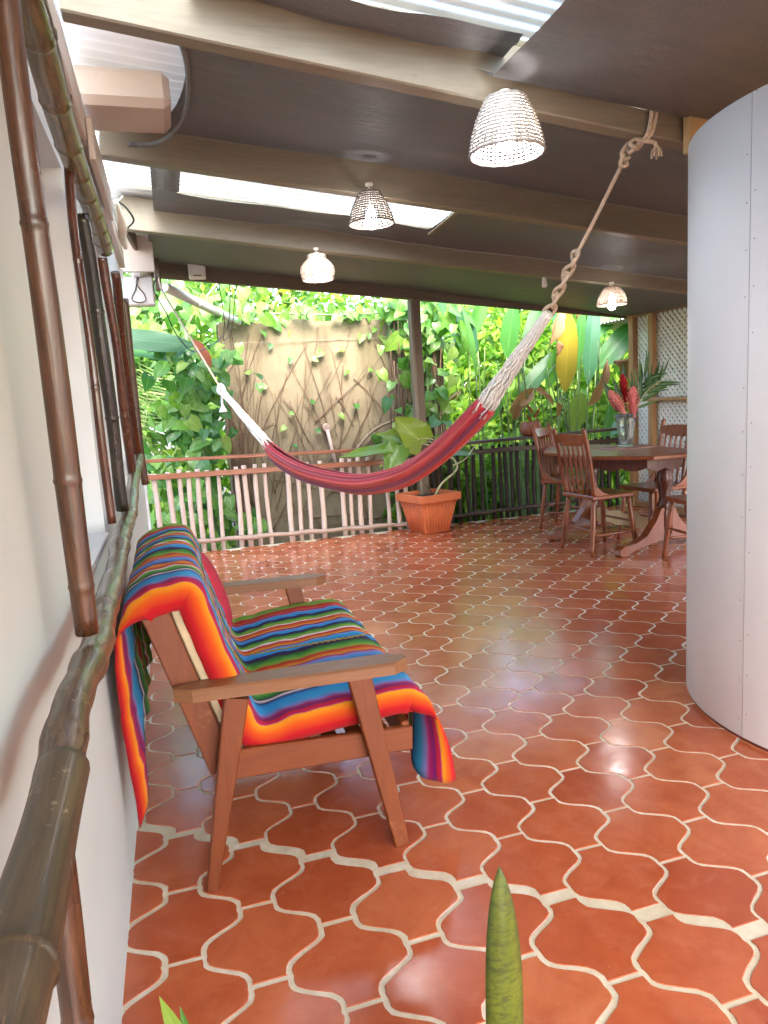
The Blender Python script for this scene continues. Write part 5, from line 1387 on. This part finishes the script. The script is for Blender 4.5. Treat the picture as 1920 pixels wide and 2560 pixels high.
# snake plant in the foreground
so = V(.325, .74, 0)
sn = thing('snake_plant', 'upright mottled green snake plant leaf at the bottom of the view', 'plant', so)
def snake(base, tip, W, seed):
    base = V(*base); tip = V(*tip); rows = []; n = 26
    for i in range(n + 1):
        u = i / n; c = base.lerp(tip, u) + V(.006 * math.sin(u * 3), 0, 0); w = W / 2 * (.75 + .25 * min(1, u * 3)) * max(0, 1 - max(0, (u - .5) / .5) ** 2.8) ** .72; w = max(w, .0015)
        if u > .975: w = max(.0012, w * .35)
        rows.append([c + V(f * w, -.010 * (1 - f * f) * min(1, w / .02) + .009, 0) - so for f in (-1, -.6, -.2, .2, .6, 1)])
    m = MB(); m.grid(rows); o = m.build('leaf', M['snake_leaf'], sn); md = o.modifiers.new('thick', 'SOLIDIFY'); md.thickness = .003; return o
snake((.325, .735, .24), (.330, .72, .712), .053, 1)
m = MB(); m.lathe([(.07, .0046), (.09, .01), (.11, .24), (.118, .25), (.118, .27), (.106, .27), (.10, .24)], n=22, cap=False); m.f.append(tuple(reversed(range(22)))); m.sm.append(False); m.build('pot', M['clay'], sn)
m = MB(); m.lathe([(.001, .245), (.102, .245)], n=22, cap=False); m.build('soil', M['soil'], sn)
so = V(-.06, .75, 0)
sn = thing('small_plant', 'tip of a pale green leaf at the lower edge near the wall', 'plant', so)
bigleaf(sn, so, (-.045, .75, .53), (-.075, .752, .642), (.2, -1, .3), .022, M['philodendron'], 'lance', .4, .05, 8, 0, 1)
bigleaf(sn, so, (-.045, .75, .50), (-.055, .76, .615), (.2, -1, .3), .020, M['pothos'], 'lance', .4, .05, 8, 0, 2)
m = MB(); m.tube([V(.01, 0, .2), V(.015, 0, .54)], .004, 6); m.build('stem', M['stem_green'], sn)
m = MB(); m.lathe([(.06, .0046), (.08, .21), (.086, .22), (.074, .22), (.07, .2)], n=20, cap=False); m.f.append(tuple(reversed(range(20)))); m.sm.append(False); m.build('pot', M['clay'], sn)

# ------------------------------------------------------------------ trees and undergrowth behind
def crown_mesh(pts, size, seed, mat, name='crown', elong=1.9):
    r2 = np.random.default_rng(seed); n = len(pts); pts = np.asarray(pts)
    d = r2.normal(size=(n, 3)); d[:, 2] -= .5; d /= np.linalg.norm(d, axis=1)[:, None]
    q = r2.normal(size=(n, 3)); s_ = np.cross(d, q); s_ /= np.linalg.norm(s_, axis=1)[:, None]; nn = np.cross(s_, d)
    L = size * r2.uniform(.6, 1.4, n)[:, None]; W = L / elong
    v = np.stack([pts, pts + d * L * .45 + s_ * W * .5 + nn * L * .08, pts + d * L - nn * L * .12, pts + d * L * .45 - s_ * W * .5 + nn * L * .08], 1).reshape(-1, 3)
    i = np.arange(n) * 4
    me = bpy.data.meshes.new(name); me.from_pydata(v.tolist(), [], np.concatenate([np.stack([i, i + 1, i + 2], 1), np.stack([i, i + 2, i + 3], 1)]).tolist()); me.materials.append(mat); return me
def tree(name, label, x, y, h, cr, cz, nleaf, size, mat, seed, trunk=.10, clumps=26):
    o = thing(name, label, 'tree', (x, y, -.95), group='trees beyond the terrace'); r2 = np.random.default_rng(seed); rr = random.Random(seed)
    m = MB(); m.tube(spline([(0, 0, 0), (rr.gauss(0, .1), 0, h * .3), (rr.gauss(0, .2), 0, h * .6), (rr.gauss(0, .2), 0, h * .9)], 16), [lerp(trunk, trunk * .3, i / 15) for i in range(16)], 9)
    cs = []
    for k in range(clumps):
        a = rr.uniform(0, 2 * PI); e = rr.random() ** .5; c = V(cr * e * math.cos(a), cr * e * .8 * math.sin(a), cz + rr.uniform(-1, 1) * h * .33 * (1 - .3 * e)); cs.append(c)
        if k % 2 == 0: b = V(0, 0, max(.4, c.z - rr.uniform(.4, 1.0))); m.tube([b, b.lerp(c, .5) + V(0, 0, .1), c], [trunk * .35, trunk * .22, .008], 6)
    m.build('trunk', M['bark'], o)
    pts = []
    for k in range(nleaf): c = cs[k % clumps]; pts.append(np.array(c) + r2.normal(size=3) * np.array([.36, .36, .28]) * (cr / 1.4))
    place('crown', crown_mesh(pts, size, seed, mat), o); return o
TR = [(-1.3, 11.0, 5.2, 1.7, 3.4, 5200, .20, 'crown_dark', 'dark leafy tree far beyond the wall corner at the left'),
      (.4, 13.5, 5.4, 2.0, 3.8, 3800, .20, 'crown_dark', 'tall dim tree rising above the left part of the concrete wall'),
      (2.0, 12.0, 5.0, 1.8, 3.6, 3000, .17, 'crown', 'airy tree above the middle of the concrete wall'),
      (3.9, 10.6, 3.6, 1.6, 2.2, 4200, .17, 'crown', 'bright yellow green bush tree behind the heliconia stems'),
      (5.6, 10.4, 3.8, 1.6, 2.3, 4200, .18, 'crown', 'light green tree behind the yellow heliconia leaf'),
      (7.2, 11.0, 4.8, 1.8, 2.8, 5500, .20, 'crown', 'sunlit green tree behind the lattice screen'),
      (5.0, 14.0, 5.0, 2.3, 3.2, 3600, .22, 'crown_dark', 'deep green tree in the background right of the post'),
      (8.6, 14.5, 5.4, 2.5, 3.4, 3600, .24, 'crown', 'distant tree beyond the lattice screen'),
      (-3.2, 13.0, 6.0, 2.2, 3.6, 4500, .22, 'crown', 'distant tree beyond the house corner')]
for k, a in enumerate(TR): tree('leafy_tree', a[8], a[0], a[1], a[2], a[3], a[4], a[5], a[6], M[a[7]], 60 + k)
bh = thing('lattice_shade_bush', 'dark bush added close behind the lattice screen to darken its holes', 'bush', (5.4, 5.8, -.95)); r3 = np.random.default_rng(77)  # bush added as dark backing for the lattice holes
m = MB()
for k in range(5): m.tube([V(0, -1 + .45 * k, 0), V(.02, -1 + .45 * k, 1.4), V(.05, -.95 + .45 * k, 2.4)], [.03, .02, .006], 6)
tag(m.build('stems', M['bark'], bh), kind='stuff')
place('foliage', crown_mesh(np.stack([r3.normal(0, .10, 6500), r3.uniform(-1.3, 1.15, 6500), r3.uniform(.2, 3.3, 6500)], 1), .14, 78, M['crown_dark'], 'bush_leaves'), bh)
# undergrowth
r2 = np.random.default_rng(4); n = 15000
px = r2.uniform(-3, 9, n); py = 8.75 + np.abs(r2.normal(0, 1.5, n)); pz = -.95 + r2.random(n) ** 1.2 * (1.75 + .35 * np.sin(px * 2.3) + .3 * np.sin(px * 5.1)); 
ok = ~((px > .5) & (px < 3.45) & (py < 8.95))
o = place('undergrowth', crown_mesh(np.stack([px, py, pz], 1)[ok], .20, 5, M['crown'], 'undergrowth')); tag(o, 'mass of low green undergrowth beyond the terrace', 'undergrowth', kind='stuff')
n = 7000; px = r2.uniform(2.5, 6.5, n); py = 8.1 + r2.random(n) * 1.0; pz = -.95 + r2.random(n) * 1.6
o = place('undergrowth', crown_mesh(np.stack([px, py, pz], 1), .16, 6, M['crown'], 'undergrowth')); tag(o, 'leaves growing low behind the dark railing', 'undergrowth', kind='stuff')
# far palms with striped leaflets at the left edge
n = 0; m = MB(); rr = random.Random(12)
o = thing('palm_clump', 'feathery palm fronds showing between the wall corner and the pothos', 'palm', (-.7, 9.6, -.95)); PO_ = V(-.7, 9.6, -.95)
for k in range(9):
    b = V(-.7 + rr.gauss(0, .2), 9.6 + rr.gauss(0, .2), .1); t_ = b + V(rr.gauss(0, .7), rr.gauss(-.1, .4), rr.uniform(.9, 2.0)); s_ = spline([b, b.lerp(t_, .55) + V(0, 0, .25), t_], 26)
    m = MB(); m.tube([q - PO_ for q in s_], [lerp(.012, .003, i / 25) for i in range(26)], 5)
    for i in range(3, 26):
        d = (s_[min(25, i + 1)] - s_[i - 1]).normalized()
        for sg in (-1, 1):
            sd = d.cross(V(0, -1, 0)).normalized() * sg; e = s_[i] + d * .12 + sd * .26 + V(0, 0, -.08); w = d * .012
            m.add([s_[i] - w - PO_, s_[i] + w - PO_, e - PO_], [(0, 1, 2)])
    m.build('frond', M['palm_far'], o)
